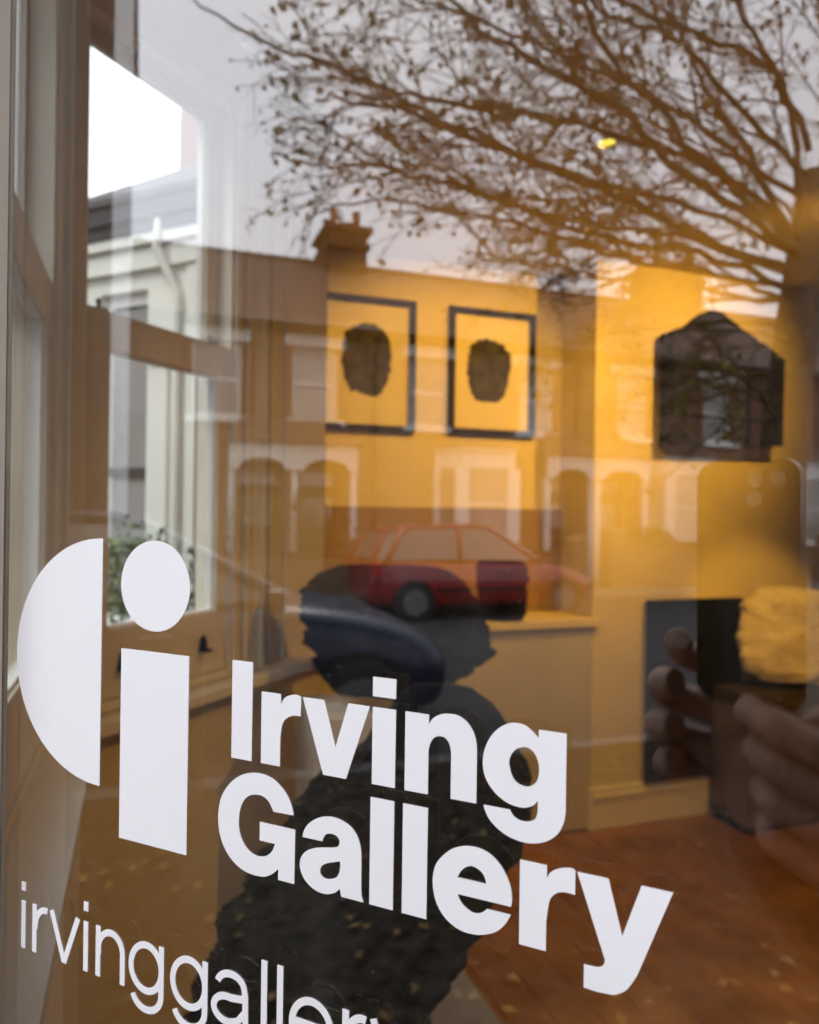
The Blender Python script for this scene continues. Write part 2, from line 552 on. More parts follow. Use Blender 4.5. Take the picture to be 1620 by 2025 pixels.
bc = MB().prism([(A.x, A.y + 0.004), (Rr.x, Rr.y + 0.004), (0.9, 0.6), (-0.6, 2.4), (T.x + 0.003, T.y), (Bc.x + 0.003, Bc.y)], CEIL + 0.004, CEIL + 0.15)
bc.build('bay_ceiling', WALL, house)
rf = MB().add([(-0.70, -0.14, 3.245), (0.62, -0.14, 3.245), (-1.545, 0.70, 3.245), (-1.545, 2.05, 3.245), (0.5, -0.2 + 0.4, 3.75), (-0.35, 0.55, 3.75), (-1.1, 1.75, 3.75)],
              [(0, 1, 4, 5), (2, 0, 5), (3, 2, 5, 6)])
rf.build('bay_roof', SLATE, house)
# masonry front either side and above the bay (street frame, converted to world plan)
ms = MB()
def sbox(mb, s0, s1, n0, n1, z0, z1):
    ps = [W(s0, n0), W(s1, n0), W(s1, n1), W(s0, n1)]
    vs = [(p.x, p.y, z) for z in (z0, z1) for p in ps]
    mb.add(vs, [(0, 1, 2, 3), (7, 6, 5, 4), (0, 4, 5, 1), (1, 5, 6, 2), (2, 6, 7, 3), (3, 7, 4, 0)])
sbox(ms, -3.9, -2.372, -0.39, -0.10, 0.0, 6.2)
sbox(ms, 0.33, 2.0, -0.39, -0.33, 0.0, 3.2)
sbox(ms, 0.36, 2.0, -0.33, -0.10, 0.0, 6.2)
sbox(ms, -2.372, 0.36, -0.39, -0.10, 3.26, 6.2)
ms.build('brick_front', BRICK_Y, house, recalc=True)
# splayed inner reveal between the side window and the room, with its moulded architrave
sp = MB()
plan_wall(sp, T, Vector((-1.401, 1.452)), 0.12, 0.0, CEIL)
sp.build('splay', PAINT_WARM, house)
ar = MB()
for (y0, y1, x) in ((1.452, 1.475, 0.016), (1.475, 1.50, 0.030), (1.50, 1.512, 0.018), (1.512, 1.55, 0.026), (1.55, 1.565, 0.036), (1.62, 1.632, 0.012), (1.70, 1.712, 0.010)):
    ar.bevbox(-1.400, -1.401 + x, y0, y1, SILL + 0.03, 2.92, 0.003)
ar.build('architrave', PAINT, house)
# corner posts
cp = MB()
cp.prism([(-1.44, 0.72), (-1.372, 0.79), (-1.372, 0.855), (-1.47, 0.855), (-1.47, 0.75)], SILL, 2.86)
cp.build('corner_post', PAINT, house)
cp = MB()
cp.prism([(-0.66, -0.02), (-0.60, -0.06), (-0.50, -0.06), (-0.50, 0.03), (-0.555, 0.03), (-0.61, 0.06)], 1.02, 2.86)
cp.build('corner_post', PAINT, house)
# window board running round the bay
wb = MB()
def board(p, q2, w, z0, z1):
    d = (q2 - p).normalized()
    nrm = Vector((-d.y, d.x))
    a, b, c, e = p, q2, q2 + nrm * w, p + nrm * w
    wb.prism([(a.x, a.y), (b.x, b.y), (c.x, c.y), (e.x, e.y)], z0, z1)
board(Bc + Vector((0, 0)), A, 0.115, SILL - 0.004, SILL + 0.022)
board(T, Bc, 0.095, SILL, SILL + 0.026)
wb.build('window_board', WHITE, house)

# ------------------------------------------------------------------ sash windows of the bay
def sash_window(label, loc, rz, u0, u1, j0, j1, lifts, slo=(0.044, 0.044), sup=(0.03, 0.03)):
    """local x along the face, y inwards; jamb widths j0/j1"""
    t = thing('sash_window', label, 'window', (loc[0], loc[1], 0), rz, 'sash windows of the bay')
    zb, p0, p1, p2, p3, zt = 1.255, 1.42, 2.066, 2.153, 2.788, 2.82
    f = MB()
    f.box(u0, u0 + j0, -0.09, 0.028, SILL + 0.03, 2.86)
    f.box(u1 - j1, u1, -0.09, 0.028, SILL + 0.03, 2.86)
    f.box(u0 + j0, u1 - j1, -0.09, 0.027, zt, 2.859)
    f.box(u0 + j0, u1 - j1, -0.12, 0.027, SILL + 0.031, zb)
    f.bevbox(u0 + j0 * 0.4, u0 + j0 * 0.75, 0.027, 0.038, SILL + 0.04, 2.85, 0.004)
    f.bevbox(u1 - j1 * 0.75, u1 - j1 * 0.4, 0.027, 0.038, SILL + 0.04, 2.85, 0.004)
    f.build('box_frame', PAINT, t)
    a, b = u0 + j0 + 0.002, u1 - j1 - 0.002
    def sash(name, y0, y1, zlo, glo, ghi, zhi, st):
        m_ = MB()
        ga, gb = a + st[0], b - st[1]
        m_.bevbox(a, ga, y0, y1, zlo, zhi, 0.003)
        m_.bevbox(gb, b, y0, y1, zlo, zhi, 0.003)
        m_.box(ga, gb, y0 + 0.002, y1 - 0.002, zlo + 0.001, glo)
        m_.box(ga, gb, y0 + 0.002, y1 - 0.002, ghi, zhi - 0.001)
        s_ = m_.build(name, PAINT, t)
        g = 0.006
        yb = (y0 + y1) / 2
        bd = MB()
        for (x0, x1, z0, z1) in ((ga, ga + g, glo, ghi), (gb - g, gb, glo, ghi), (ga + g, gb - g, glo, glo + g), (ga + g, gb - g, ghi - g, ghi)):
            bd.box(x0, x1, yb - 0.010, yb + 0.010, z0, z1)
        bd.build('glazing_bead', WHITE, s_)
        MB().box(ga + 0.002, gb - 0.002, yb - 0.002, yb + 0.002, glo + 0.002, ghi - 0.002).build('pane', GLASS_S, s_)
        return s_
    lo = sash('lower_sash', -0.016, 0.024, zb + 0.002, p0, p1, p2, slo)
    sash('upper_sash', -0.062, -0.022, p1 + 0.012, p2, p3, zt - 0.002, sup)
    for x in lifts:
        l = MB()
        l.prism([(x - 0.014, 1.318), (x + 0.014, 1.318), (x + 0.006, 1.352), (x, 1.362), (x - 0.006, 1.352)], 0.024, 0.034, 'y')
        l.bevbox(x - 0.012, x + 0.012, 0.03, 0.052, 1.318, 1.326, 0.002)
        l.build('sash_lift', BLACKWOOD, lo)
    for x in (a + 0.06, b - 0.07):
        ca = MB()
        ca.bevbox(x - 0.016, x + 0.016, -0.012, 0.018, p2, p2 + 0.006, 0.002)
        ca.lathe([(0.007, p2 + 0.006), (0.004, p2 + 0.014), (0.008, p2 + 0.02), (0.005, p2 + 0.027)], 10, (x, 0.003, 0))
        ca.build('sash_fastener', ALLOY, lo)
    return t
sash_window('side sash window of the bay with pale sky and white neighbouring bay beyond', (-1.401, 1.402), -pi / 2, -0.05, 0.578, 0.05, 0.064, (0.10, 0.38), (0.044, 0.090), (0.044, 0.062))
sash_window('front sash window of the bay seen edge on at far left', (Bc.x, Bc.y), -pi / 4, 0.03, 1.11, 0.09, 0.10, (0.3, 0.85))

# the pane with the lettering
t = thing('shop_window', 'large clear shop window pane carrying white vinyl lettering', 'window', (0, 0, 0))
XL, XR, ZB, ZT = -0.404, 0.34, 1.10, 2.62
MB().bevbox(-0.498, XL, -0.05, 0.002, 1.02, 2.70, 0.0015).build('stile', PAINT_WARM, t)
MB().bevbox(XR, 0.45, -0.05, 0.002, 1.02, 2.70, 0.0015).build('stile', PAINT_WARM, t)
MB().bevbox(XL, XR, -0.048, 0.0018, 1.02, ZB, 0.0015).build('rail', PAINT_WARM, t)
MB().bevbox(XL, XR, -0.048, 0.0018, ZT, 2.70, 0.0015).build('rail', PAINT_WARM, t)
for (xa, xb) in ((XL, XL + 0.0015), (XR - 0.006, XR)):
    MB().box(xa, xb, -0.016, -0.0035, ZB, ZT).build('glazing_bead', PAINT, t)
MB().box(XL + 0.0005, XR - 0.0005, -0.003, 0.0028, ZB + 0.0005, ZT - 0.0005).build('pane', GLASS, t)

# ------------------------------------------------------------------ vinyl lettering on the outside of the pane
GL = {
 'I1':['-4772,2520c -4526,2520c -4526,1560c -4772,1560c'],
 'r1':['-4417,2250c -4194,2250c -4194,2147c -4149,2220 -4085,2251 -4022,2262 -3965,2250c -3965,2066c -4033,2065 -4103,2042 -4153,2000 -4180,1937 -4194,1841c -4194,1560c -4417,1560c'],
 'v1':['-3945,2250c -3713,2250c -3585,1828c -3455,2250c -3231,2250c -3468,1560c -3713,1560c'],
 'i1':['-3202,2250c -2970,2250c -2970,1560c -3202,1560c','-3202,2520c -2970,2520c -2970,2346c -3202,2346c'],
 'n1':['-2876,2250c -2651,2250c -2651,2164c -2611,2224 -2542,2265 -2472,2279 -2380,2275 -2295,2228 -2238,2151 -2211,2061 -2206,1946c -2206,1560c -2439,1560c -2439,1954c -2457,2025 -2492,2068 -2545,2079 -2597,2059 -2632,2011 -2651,1945c -2651,1560c -2876,1560c'],
 'g1':['-1677,2250c -1450,2250c -1450,1623c -1466,1531 -1510,1442 -1585,1373 -1683,1330 -1787,1317 -1904,1335 -2001,1378 -2084,1445 -2129,1520 -2140,1560c -1912,1560c -1880,1514 -1831,1490 -1773,1488 -1716,1509 -1688,1544 -1678,1597 -1677,1677c -1718,1630 -1780,1602 -1843,1597 -1929,1613 -2016,1659 -2093,1734 -2139,1821 -2153,1923 -2136,2030 -2088,2136 -2024,2212 -1949,2261 -1879,2279 -1800,2273 -1736,2235 -1677,2183c','-1808,2093 -1860,2070 -1902,2023 -1923,1958 -1913,1888 -1884,1821 -1835,1783 -1767,1774 -1710,1804 -1679,1859 -1670,1936 -1687,2015 -1724,2070 -1766,2092'],
 'G2':['-4033,1124c -4048,1189 -4091,1276 -4164,1358 -4266,1425 -4383,1454 -4515,1448 -4650,1404 -4770,1317 -4861,1203 -4909,1084 -4924,951 -4909,811 -4860,685 -4781,583 -4673,508 -4544,469 -4381,470 -4280,512 -4198,584c -4198,480c -4014,480c -4014,990c -4419,990c -4419,813c -4239,813c -4269,743 -4326,686 -4399,659 -4488,662 -4571,706 -4632,785 -4664,871 -4670,955 -4659,1055 -4623,1147 -4564,1212 -4482,1244 -4394,1245 -4320,1206 -4279,1148 -4263,1118c'],
 'a2':['-3929,942c -3912,1009 -3865,1077 -3783,1138 -3682,1177 -3568,1184 -3462,1158 -3383,1111 -3330,1036 -3303,941 -3298,852 -3297,728 -3296,627 -3291,538 -3271,480c -3502,480c -3519,549c -3565,504 -3651,469 -3746,468 -3835,500 -3905,555 -3944,622 -3956,690 -3936,759 -3888,815 -3806,858 -3711,884 -3604,905 -3551,924 -3529,957 -3532,997 -3566,1026 -3626,1032 -3673,1015 -3699,981 -3710,944c','-3520,799c -3582,778 -3655,754 -3709,719 -3733,674 -3721,630 -3680,607 -3620,612 -3560,642 -3528,689 -3517,749'],
 'l2':['-3212,1440c -2975,1440c -2975,480c -3212,480c'],
 'm2':['-2888,1440c -2650,1440c -2650,480c -2888,480c'],
 'e2':['-1891,767c -1884,835 -1898,931 -1938,1020 -1997,1100 -2083,1163 -2183,1190 -2297,1183 -2406,1142 -2494,1072 -2563,981 -2592,878 -2592,775 -2566,665 -2508,569 -2424,500 -2321,462 -2213,460 -2120,481 -2022,528 -1945,605 -1891,700c -2103,697c -2129,669 -2175,642 -2236,641 -2304,675 -2345,722 -2363,765c','-2368,905c -2335,966 -2288,1010 -2234,1029 -2167,1008 -2127,967 -2107,905c'],
 'r2':['-1820,1170c -1596,1170c -1596,1067c -1567,1117 -1516,1155 -1456,1178 -1396,1188 -1366,1175c -1366,986c -1423,989 -1484,980 -1534,949 -1569,896 -1583,822 -1596,720c -1596,480c -1820,480c'],
 'y2':['-1351,1170c -1108,1170c -999,749c -860,1170c -630,1170c -883,480c -924,404 -970,338 -1045,288 -1111,276 -1198,271 -1289,276c -1289,455c -1229,456 -1171,464 -1135,496 -1128,537c'],
}
YV0, YV1 = -0.0032, -0.0036     # the film sits just proud of the outer glass face
def contour(s):
    pts = []
    for tk in s.split():
        c = tk.endswith('c')
        a, b = tk.rstrip('c').split(',')
        pts.append((int(a) / 20000, int(b) / 20000 + 1.5, c))
    n = len(pts)
    cor = [i for i in range(n) if pts[i][2]]
    if not cor:
        return catmull([p[:2] for p in pts], True, 6)
    out = []
    for k, i in enumerate(cor):
        j = cor[(k + 1) % len(cor)]
        run = [pts[i][:2]]
        q_ = i
        while True:
            q_ = (q_ + 1) % n
            run.append(pts[q_][:2])
            if q_ == j:
                break
        out += [run[0]] if len(run) == 2 else catmull(run, False, 6)[:-1]
    return out
KV = (0.30 - 0.0036) / 0.30      # outline measured on the glass plane, film lies in front of it
def film(name, contours, parent):
    """flat vinyl shape with holes, as a thin solid"""
    cu = bpy.data.curves.new(name, 'CURVE')
    cu.dimensions = '2D'
    cu.fill_mode = 'BOTH'
    cu.extrude = abs(YV1 - YV0) / 2
    for c in contours:
        sp_ = cu.splines.new('POLY')
        sp_.points.add(len(c) - 1)
        for i, p in enumerate(c):
            sp_.points[i].co = (p[0] * KV, 1.70 + (p[1] - 1.70) * KV, 0, 1)
        sp_.use_cyclic_u = True
    tmp = bpy.data.objects.new('tmp', cu)
    COL.objects.link(tmp)
    dg = bpy.context.evaluated_depsgraph_get()
    me = bpy.data.meshes.new_from_object(tmp.evaluated_get(dg))
    bpy.data.objects.remove(tmp)
    me.transform(Matrix.Rotation(pi / 2, 4, 'X'))
    me.transform(Matrix.Translation((0, (YV0 + YV1) / 2, 0)))
    me.name = name
    me.materials.clear()
    me.materials.append(VINYL)
    o = bpy.data.objects.new(name, me)
    COL.objects.link(o)
    o.parent = parent
    return o
t = thing('logo_decal', 'white vinyl emblem of half disc, round dot and upright bar on the glass', 'decal')
cz, R_, xe = 1.6162, 0.0672, -0.3274
film('half_disc', [[(xe, cz - R_)] + [(xe - R_ * cos(a), cz + R_ * sin(a)) for a in [(-pi / 2 + pi * k / 64) for k in range(1, 64)]] + [(xe, cz + R_)]], t)
film('dot', [[(-0.2898 + 0.0237 * cos(2 * pi * k / 72), 1.6596 + 0.0237 * sin(2 * pi * k / 72)) for k in range(72)]], t)
film('bar', [[(-0.3127, 1.524), (-0.2662, 1.524), (-0.2662, 1.6252), (-0.3127, 1.6252)]], t)
t = thing('lettering_decal', 'bold white vinyl lettering, the upper and shorter line beside the emblem', 'lettering', group='bold white lettering lines')
for k in ('I1', 'r1', 'v1', 'i1', 'n1', 'g1'):
    film('letter', [contour(c) for c in GL[k]], t)
t = thing('lettering_decal', 'bold white vinyl lettering, the lower and longer line ending in a y', 'lettering', group='bold white lettering lines')
for k in ('G2', 'a2', 'l2', 'm2', 'e2', 'r2', 'y2'):
    film('letter', [contour(c) for c in GL[k]], t)

# thin web-address line: pen strokes of constant width
t = thing('address_decal', 'thin small white vinyl lettering line at the bottom left of the glass', 'lettering')
BL, XH, ASC, SW = 1.446, 0.0272, 0.0375, 0.0034
def arc(cx, cz_, rx, rz, a0, a1, n=18):
    return [(cx + rx * cos(radians(a0 + (a1 - a0) * k / n)), cz_ + rz * sin(radians(a0 + (a1 - a0) * k / n))) for k in range(n + 1)]
def pen(strokes, x):
    mb_ = MB()
    for si, st in enumerate(strokes):
        pts = [Vector(((p[0] + x) * KV, 1.70 + (p[1] + BL - 1.70) * KV)) for p in st]
        yo = -0.00006 * si
        vs = []
        for i, p in enumerate(pts):
            d0 = (p - pts[i - 1]).normalized() if i else None
            d1 = (pts[i + 1] - p).normalized() if i < len(pts) - 1 else None
            d_ = ((d0 or d1) + (d1 or d0)).normalized()
            nr = Vector((-d_.y, d_.x)) * SW / 2
            for yy in (YV0 + yo, YV1 + yo):
                vs += [(p.x + nr.x, yy, p.y + nr.y), (p.x - nr.x, yy, p.y - nr.y)]
        fs = []
        for i in range(len(pts) - 1):
            a = 4 * i
            fs += [(a + 2, a + 3, a + 7, a + 6), (a + 1, a, a + 4, a + 5), (a, a + 2, a + 6, a + 4), (a + 3, a + 1, a + 5, a + 7)]
        e = 4 * (len(pts) - 1)
        fs += [(0, 1, 3, 2), (e + 1, e, e + 2, e + 3)]
        mb_.add(vs, fs)
    o_ = mb_.build('letter', VINYL, t, recalc=True)
    return o_
h = SW / 2
def l_i(x): pen([[(0, 0), (0, XH)], [(0, XH + 0.0058), (0, XH + 0.0108)]], x)
def l_r(x): pen([[(0, 0), (0, XH)], [(0.0008, 0.0135)] + arc(0.0088, 0.0148, 0.0079, XH - h - 0.0148, 170, 78, 14)], x)
def l_v(x): pen([[(0, XH), (0.0103, 0.0004)], [(0.0207, XH), (0.0103, 0.0004)]], x)
def l_n(x): pen([[(0, 0), (0, XH)], [(0.0006, 0.0125)] + arc(0.0092, 0.0155, 0.0088, XH - h - 0.0155, 172, 0, 18) + [(0.018, 0.0)]], x)
def bowl(cx, rx): return arc(cx, XH / 2, rx, XH / 2 - h, 0, 360, 36)
def l_g(x): pen([bowl(0.0112, 0.0105), [(0.0217, XH), (0.0217, 0.002)] + arc(0.0117, 0.0015, 0.0100, 0.0096, 0, -160, 20)], x)
def l_a(x): pen([arc(0.0113, 0.0190, 0.0083, XH - h - 0.0190, 168, 10, 16) + [(0.0201, 0.0165), (0.0203, 0.0045), (0.0212, 0.0006)],
                [(0.0199, 0.0152), (0.0145, 0.0143)] + arc(0.0092, 0.0078, 0.0083, 0.0062, 78, 282, 20) + [(0.0155, 0.0034), (0.0197, 0.0085)]], x)
def l_l(x): pen([[(0, 0), (0, ASC)]], x)
def l_e(x): pen([[(0.0008, 0.0142), (0.0221, 0.0142)], arc(0.0115, XH / 2, 0.0107, XH / 2 - h, 4, 325, 34)], x)
def l_y(x): pen([[(0, XH), (0.0103, 0.0015)], [(0.0207, XH), (0.0085, -0.0062)] + arc(0.0035, -0.0055, 0.005, 0.0035, -20, -105, 8)], x)
l_i(-0.3862); l_r(-0.3770); l_v(-0.3632); l_i(-0.3363); l_n(-0.3270); l_g(-0.3036); l_g(-0.2749); l_a(-0.2484)
l_l(-0.2172); l_l(-0.2080); l_e(-0.2018); l_r(-0.1720); l_y(-0.1578)

# ------------------------------------------------------------------ gallery contents
def downlight(label, s, n, aim, power, spot, blend=0.6):
    t = sthing('downlight', label, 'ceiling light', s, n, CEIL, group='recessed ceiling spotlights')
    MB().lathe([(0.045, 0.0), (0.045, -0.006), (0.036, -0.010), (0.030, -0.004), (0.030, 0.0)], 28).build('trim_ring', WHITE, t, smooth=True)
    MB().lathe([(0.0, -0.003), (0.022, -0.006), (0.029, -0.003)], 20).build('lens', LAMP, t, smooth=True)
    ld = bpy.data.lights.new('spot_lamp', 'SPOT')
    ld.energy = power
    ld.color = LAMP_COL
    ld.spot_size = radians(spot)
    ld.spot_blend = blend
    ld.shadow_soft_size = 0.03
    lo = bpy.data.objects.new('spot_lamp', ld)
    COL.objects.link(lo)
    lo.location = W(s, n, CEIL - 0.03)
    d_ = W(*aim) - lo.location
    lo.rotation_euler = (-d_).to_track_quat('Z', 'Y').to_euler()
    return t
downlight('lit recessed ceiling spotlight glowing yellow through the reflected tree', -2.14, -1.36, (-3.6, -1.3, 1.8), 62, 92)
downlight('recessed ceiling spotlight aimed at the black house shaped relief', -1.75, -2.75, (-3.25, -2.45, 2.45), 105, 80, 1.0)
downlight('recessed ceiling spotlight over the middle of the gallery floor', -0.55, -2.6, (-1.95, -1.5, 0.7), 62, 90)
downlight('unseen ceiling spotlight added to brighten the lumpy beige stone', -0.9, -1.9, (-3.08, -3.12, 1.05), 130, 22)  # out of view, added only to brighten the stone
downlight('recessed ceiling spotlight nearest the bay window', -0.3, -1.2, (-2.2, -0.28, 1.8), 11, 60, 1.0)

def picture(label, y0, y1, z0, z1, blob, seed):
    rnd = random.Random(seed)
    t = sthing('framed_print', label, 'picture', ALC, -(y0 + y1) / 2, z0, group='framed black prints on the gallery wall')
    w, hh = (y1 - y0) / 2, z1 - z0
    b = 0.033
    for (a0, a1, c0, c1) in ((-w, -w + b, 0, hh), (w - b, w, 0, hh), (-w + b, w - b, 0, b), (-w + b, w - b, hh - b, hh)):
        MB().bevbox(0.001, 0.036, a0, a1, c0, c1, 0.002).build('frame_bar', BLACKWOOD, t)
    MB().box(0.001, 0.012, -w + b, w - b, b, hh - b).build('paper', PAPER, t)
    cy_, cz_, ry, rz = blob
    pts = []
    for k in range(60):
        a = 2 * pi * k / 60
        r = 1 + 0.06 * noise.noise(Vector((cos(a) * 1.6, sin(a) * 1.6, seed))) * 2 + 0.05 * noise.noise(Vector((cos(a) * 7, sin(a) * 7, seed + 3))) * 2
        ex = 0.80
        pts.append((cy_ + ry * r * math.copysign(abs(cos(a)) ** ex, cos(a)), cz_ + rz * r * math.copysign(abs(sin(a)) ** ex, sin(a))))
    MB().prism(pts, 0.0125, 0.0145, 'x').build('ink_shape', INK, t)
    return t
picture('framed print with a tall dark oval, cut off by the wall edge at left', 0.62, 1.152, 2.118, 2.816, (0.0, 0.378, 0.135, 0.182), 3)
picture('framed print with a smaller blotchy dark oval, the right one of the two', 1.345, 1.868, 2.126, 2.816, (-0.022, 0.36, 0.128, 0.180), 11)

# black house-shaped relief on the chimney breast
t = sthing('wall_relief', 'black house shaped relief sculpture hung on the chimney breast', 'sculpture', BREAST, -2.78, 2.09)
rel = [(2.44, 2.088), (2.743, 2.092), (3.022, 2.098), (3.199, 2.1), (3.206, 2.586), (3.056, 2.667), (3.02, 2.672), (3.002, 2.693), (2.906, 2.729), (2.766, 2.81), (2.691, 2.819), (2.598, 2.744), (2.55, 2.713), (2.49, 2.704), (2.445, 2.683)]
def rel_poly(sx, sz=1.0):
    return [((a - 2.78) * sx, (b - 2.40) * sz + 0.31) for a, b in rel]
MB().prism(rel_poly(1.0), 0.02, 0.13, 'x').build('front_board', BLACK, t)
MB().prism(rel_poly(0.9, 0.88), 0.0015, 0.0195, 'x').build('back_board', BLACKWOOD, t)
for k in range(4):
    z_ = 0.03 + k * 0.11
    MB().bevbox(0.1305, 0.1335 + 0.003 * (k % 2), -0.325, 0.40, z_, z_ + 0.095, 0.003).build('board_ridge', BLACK, t)

t = sthing('black_panel', 'tall matt black rectangular panel low on the chimney breast', 'panel', BREAST, -2.685, 0.2)
MB().bevbox(0.019, 0.055, -0.315, 0.315, 0.06, 1.04, 0.004).build('face', BLACKWOOD, t)
MB().box(0.0015, 0.0185, -0.28, 0.28, 0.07, 1.0).build('batten', BLACKWOOD, t)

# alcove cupboard under the prints, with a dark brown band laid over the wall above it
t = sthing('cupboard', 'built in cream alcove cupboard with a bright overhanging top', 'cupboard', ALC, -1.22, 0)
MB().box(0.002, 0.33, -0.80, 0.827, 0.027, 1.108).build('carcass', PLINTH, t)
MB().bevbox(0.002, 0.385, -0.805, 0.855, 1.109, 1.150, 0.004).build('top', WALL, t)
for k in range(2):
    a = -0.795 + k * 0.811
    MB().bevbox(0.3305, 0.352, a, a + 0.81, 0.04, 1.105, 0.001).build('door', PLINTH, t)
t = sthing('wall_band', 'dark brown band across the alcove wall above the cream cupboard', 'panel', ALC, -1.22, 1.151)
MB().bevbox(0.002, 0.026, -0.80, 0.827, 0.001, 0.575, 0.004).build('board', BAND_BROWN, t)

def plinth(label, s0, s1, n0, n1, hgt, material):
    t = sthing('plinth', label, 'plinth', (s0 + s1) / 2, (n0 + n1) / 2, 0.028, group='gallery plinths')
    w, d_ = abs(s1 - s0) / 2, abs(n1 - n0) / 2
    MB().bevbox(-w, w, -d_, d_, 0.04, hgt - 0.03, 0.003).build('box', material, t)
    MB().box(-w + 0.015, w - 0.015, -d_ + 0.015, d_ - 0.015, 0, 0.04).build('toe_kick', BLACKWOOD, t)
    return t
plinth('white plinth with the black open shell vessel on top', -2.13, -1.85, -0.54, -0.25, 1.122, WHITE)
plinth('dark brown plinth under the lumpy beige stone', -3.22, -2.93, -3.40, -2.80, 0.76, PLINTH_DARK)
plinth('low dark grey plinth under the big rough black sculpture', -1.10, -0.68, -0.36, 0.09, 0.86, PLINTH_GREY)

def stacked(name, label, cat, px0, depth, levels, material, jag=0.05, ragged=0.0, flat=0.62, seed=1, freq=22, top_dip=None, nring=64, group=None):
    """solid built of rings; levels are (pixel row, left, right) of its outline at that depth"""
    k = depth / FPX
    base = CAMLOC + _f * depth + _r * ((px0 - 810) * k)
    def zz(y, x):
        return 1.70 - (y - 1012.5 - math.tan(ROLL) * (x - 810)) * k
    zbase = zz(levels[-1][0], px0)
    t = thing(name, label, cat, (base.x, base.y, zbase), YAW, group)
    lv = []
    for a, b in zip(levels[:-1], levels[1:]):
        st = max(1, int(round(abs(b[0] - a[0]) * k / 0.009)))
        for j in range(st):
            f_ = j / st
            lv.append(tuple(a[i] + (b[i] - a[i]) * f_ for i in range(3)))
    lv.append(levels[-1])
    vs, fs = [], []
    for i, (y, x0, x1) in enumerate(lv):
        c = ((x0 + x1) / 2 - px0) * k
        rx = (x1 - x0) / 2 * k
        ry = rx * flat
        z = zz(y, px0) - zbase
        for a_ in range(nring):
            a = 2 * pi * a_ / nring
            p = Vector((cos(a), sin(a), 0))
            q_ = Vector((c + p.x * rx, p.y * ry, z))
            nz = noise.fractal(q_ * freq + Vector((seed * 7.3, 0, 0)), 0.8, 2.1, 4)
            nb = noise.noise(q_ * 8 + Vector((seed * 3.1, 5, 0)))
            rg_ = noise.cell(Vector((a_ * 0.35 + seed, z * 38, seed))) if ragged else 0
            r = 1 + jag * (nz * 0.8 + nb * 0.7) + ragged * rg_ * (0.4 + 0.6 * abs(p.x))
            vs.append((c + p.x * rx * r, p.y * ry * r, z + (noise.noise(q_ * 30) * min(jag, 0.08) * 0.12 if 0 < i < len(lv) - 1 else 0)))
    n = nring
    for i in range(len(lv) - 1):
        for a_ in range(n):
            fs.append(((i + 1) * n + a_, (i + 1) * n + (a_ + 1) % n, i * n + (a_ + 1) % n, i * n + a_))
    mb_ = MB().add(vs, fs)
    kk = len(vs)
    c0 = ((lv[0][1] + lv[0][2]) / 2 - px0) * k
    ztop = zz(lv[0][0], px0) - zbase
    if top_dip:     # hollow: an inner wall going down from the rim
        prev = list(range(n))
        rx = (lv[0][2] - lv[0][1]) / 2 * k
        for (sc_, dz) in ((0.86, -0.004), (0.72, -top_dip * 0.6), (0.4, -top_dip)):
            new = []
            for a_ in range(n):
                v0 = vs[a_]
                mb_.v.append((c0 + (v0[0] - c0) * sc_, v0[1] * sc_, ztop + dz))
                new.append(len(mb_.v) - 1)
            for a_ in range(n):
                mb_.f.append((prev[a_], prev[(a_ + 1) % n], new[(a_ + 1) % n], new[a_]))
            prev = new
        mb_.f.append(tuple(prev))
    else:
        mb_.f.append(tuple(range(n)))
    mb_.f.append(tuple(range((len(lv) - 1) * n, len(lv) * n))[::-1])
    o_ = mb_.build('body', material, t, smooth=(material is STONE))
    return t
stacked('shell_vessel', 'black charred shell shaped vessel with a jagged open edge on the white plinth', 'sculpture', 740, 2.24,
        [(1118, 676, 850), (1128, 650, 885), (1150, 615, 918), (1175, 606, 938), (1205, 604, 955), (1240, 612, 968), (1285, 620, 980), (1310, 630, 955), (1340, 646, 910), (1360, 662, 885), (1372, 675, 865)],
        BLACK, 0.06, 0.08, 0.42, 2, top_dip=0.09)
stacked('small_vessel', 'small black ragged vessel on the cream cupboard', 'sculpture', 995, 3.88,
        [(1110, 948, 1036), (1125, 943, 1044), (1180, 945, 1046), (1205, 952, 1043), (1227, 962, 1036)], BLACK, 0.06, 0.05, 0.6, 5, top_dip=0.1)
stacked('rough_sculpture', 'big rough black sculpture standing close behind the lettering', 'sculpture', 740, 1.15,
        [(1352, 820, 905), (1362, 800, 935), (1385, 782, 968), (1430, 750, 1008), (1470, 728, 1030), (1500, 690, 1038), (1535, 622, 1044), (1585, 592, 1048), (1625, 585, 1048), (1665, 560, 1036), (1705, 515, 1018), (1765, 478, 996), (1825, 448, 965), (1885, 432, 930), (1945, 410, 900), (2010, 385, 866), (2090, 390, 850)],
        BLACK, 0.09, 0.05, 0.5, 8, nring=96)
stacked('beige_stone', 'lumpy beige stone on a dark plinth at the right edge', 'stone', 1552, 4.17,
        [(1160, 1520, 1585), (1168, 1495, 1620), (1185, 1475, 1640), (1220, 1464, 1650), (1260, 1463, 1648), (1295, 1466, 1645), (1325, 1478, 1640), (1346, 1505, 1620)],
        STONE, 0.20, 0.0, 0.42, 4, freq=7)

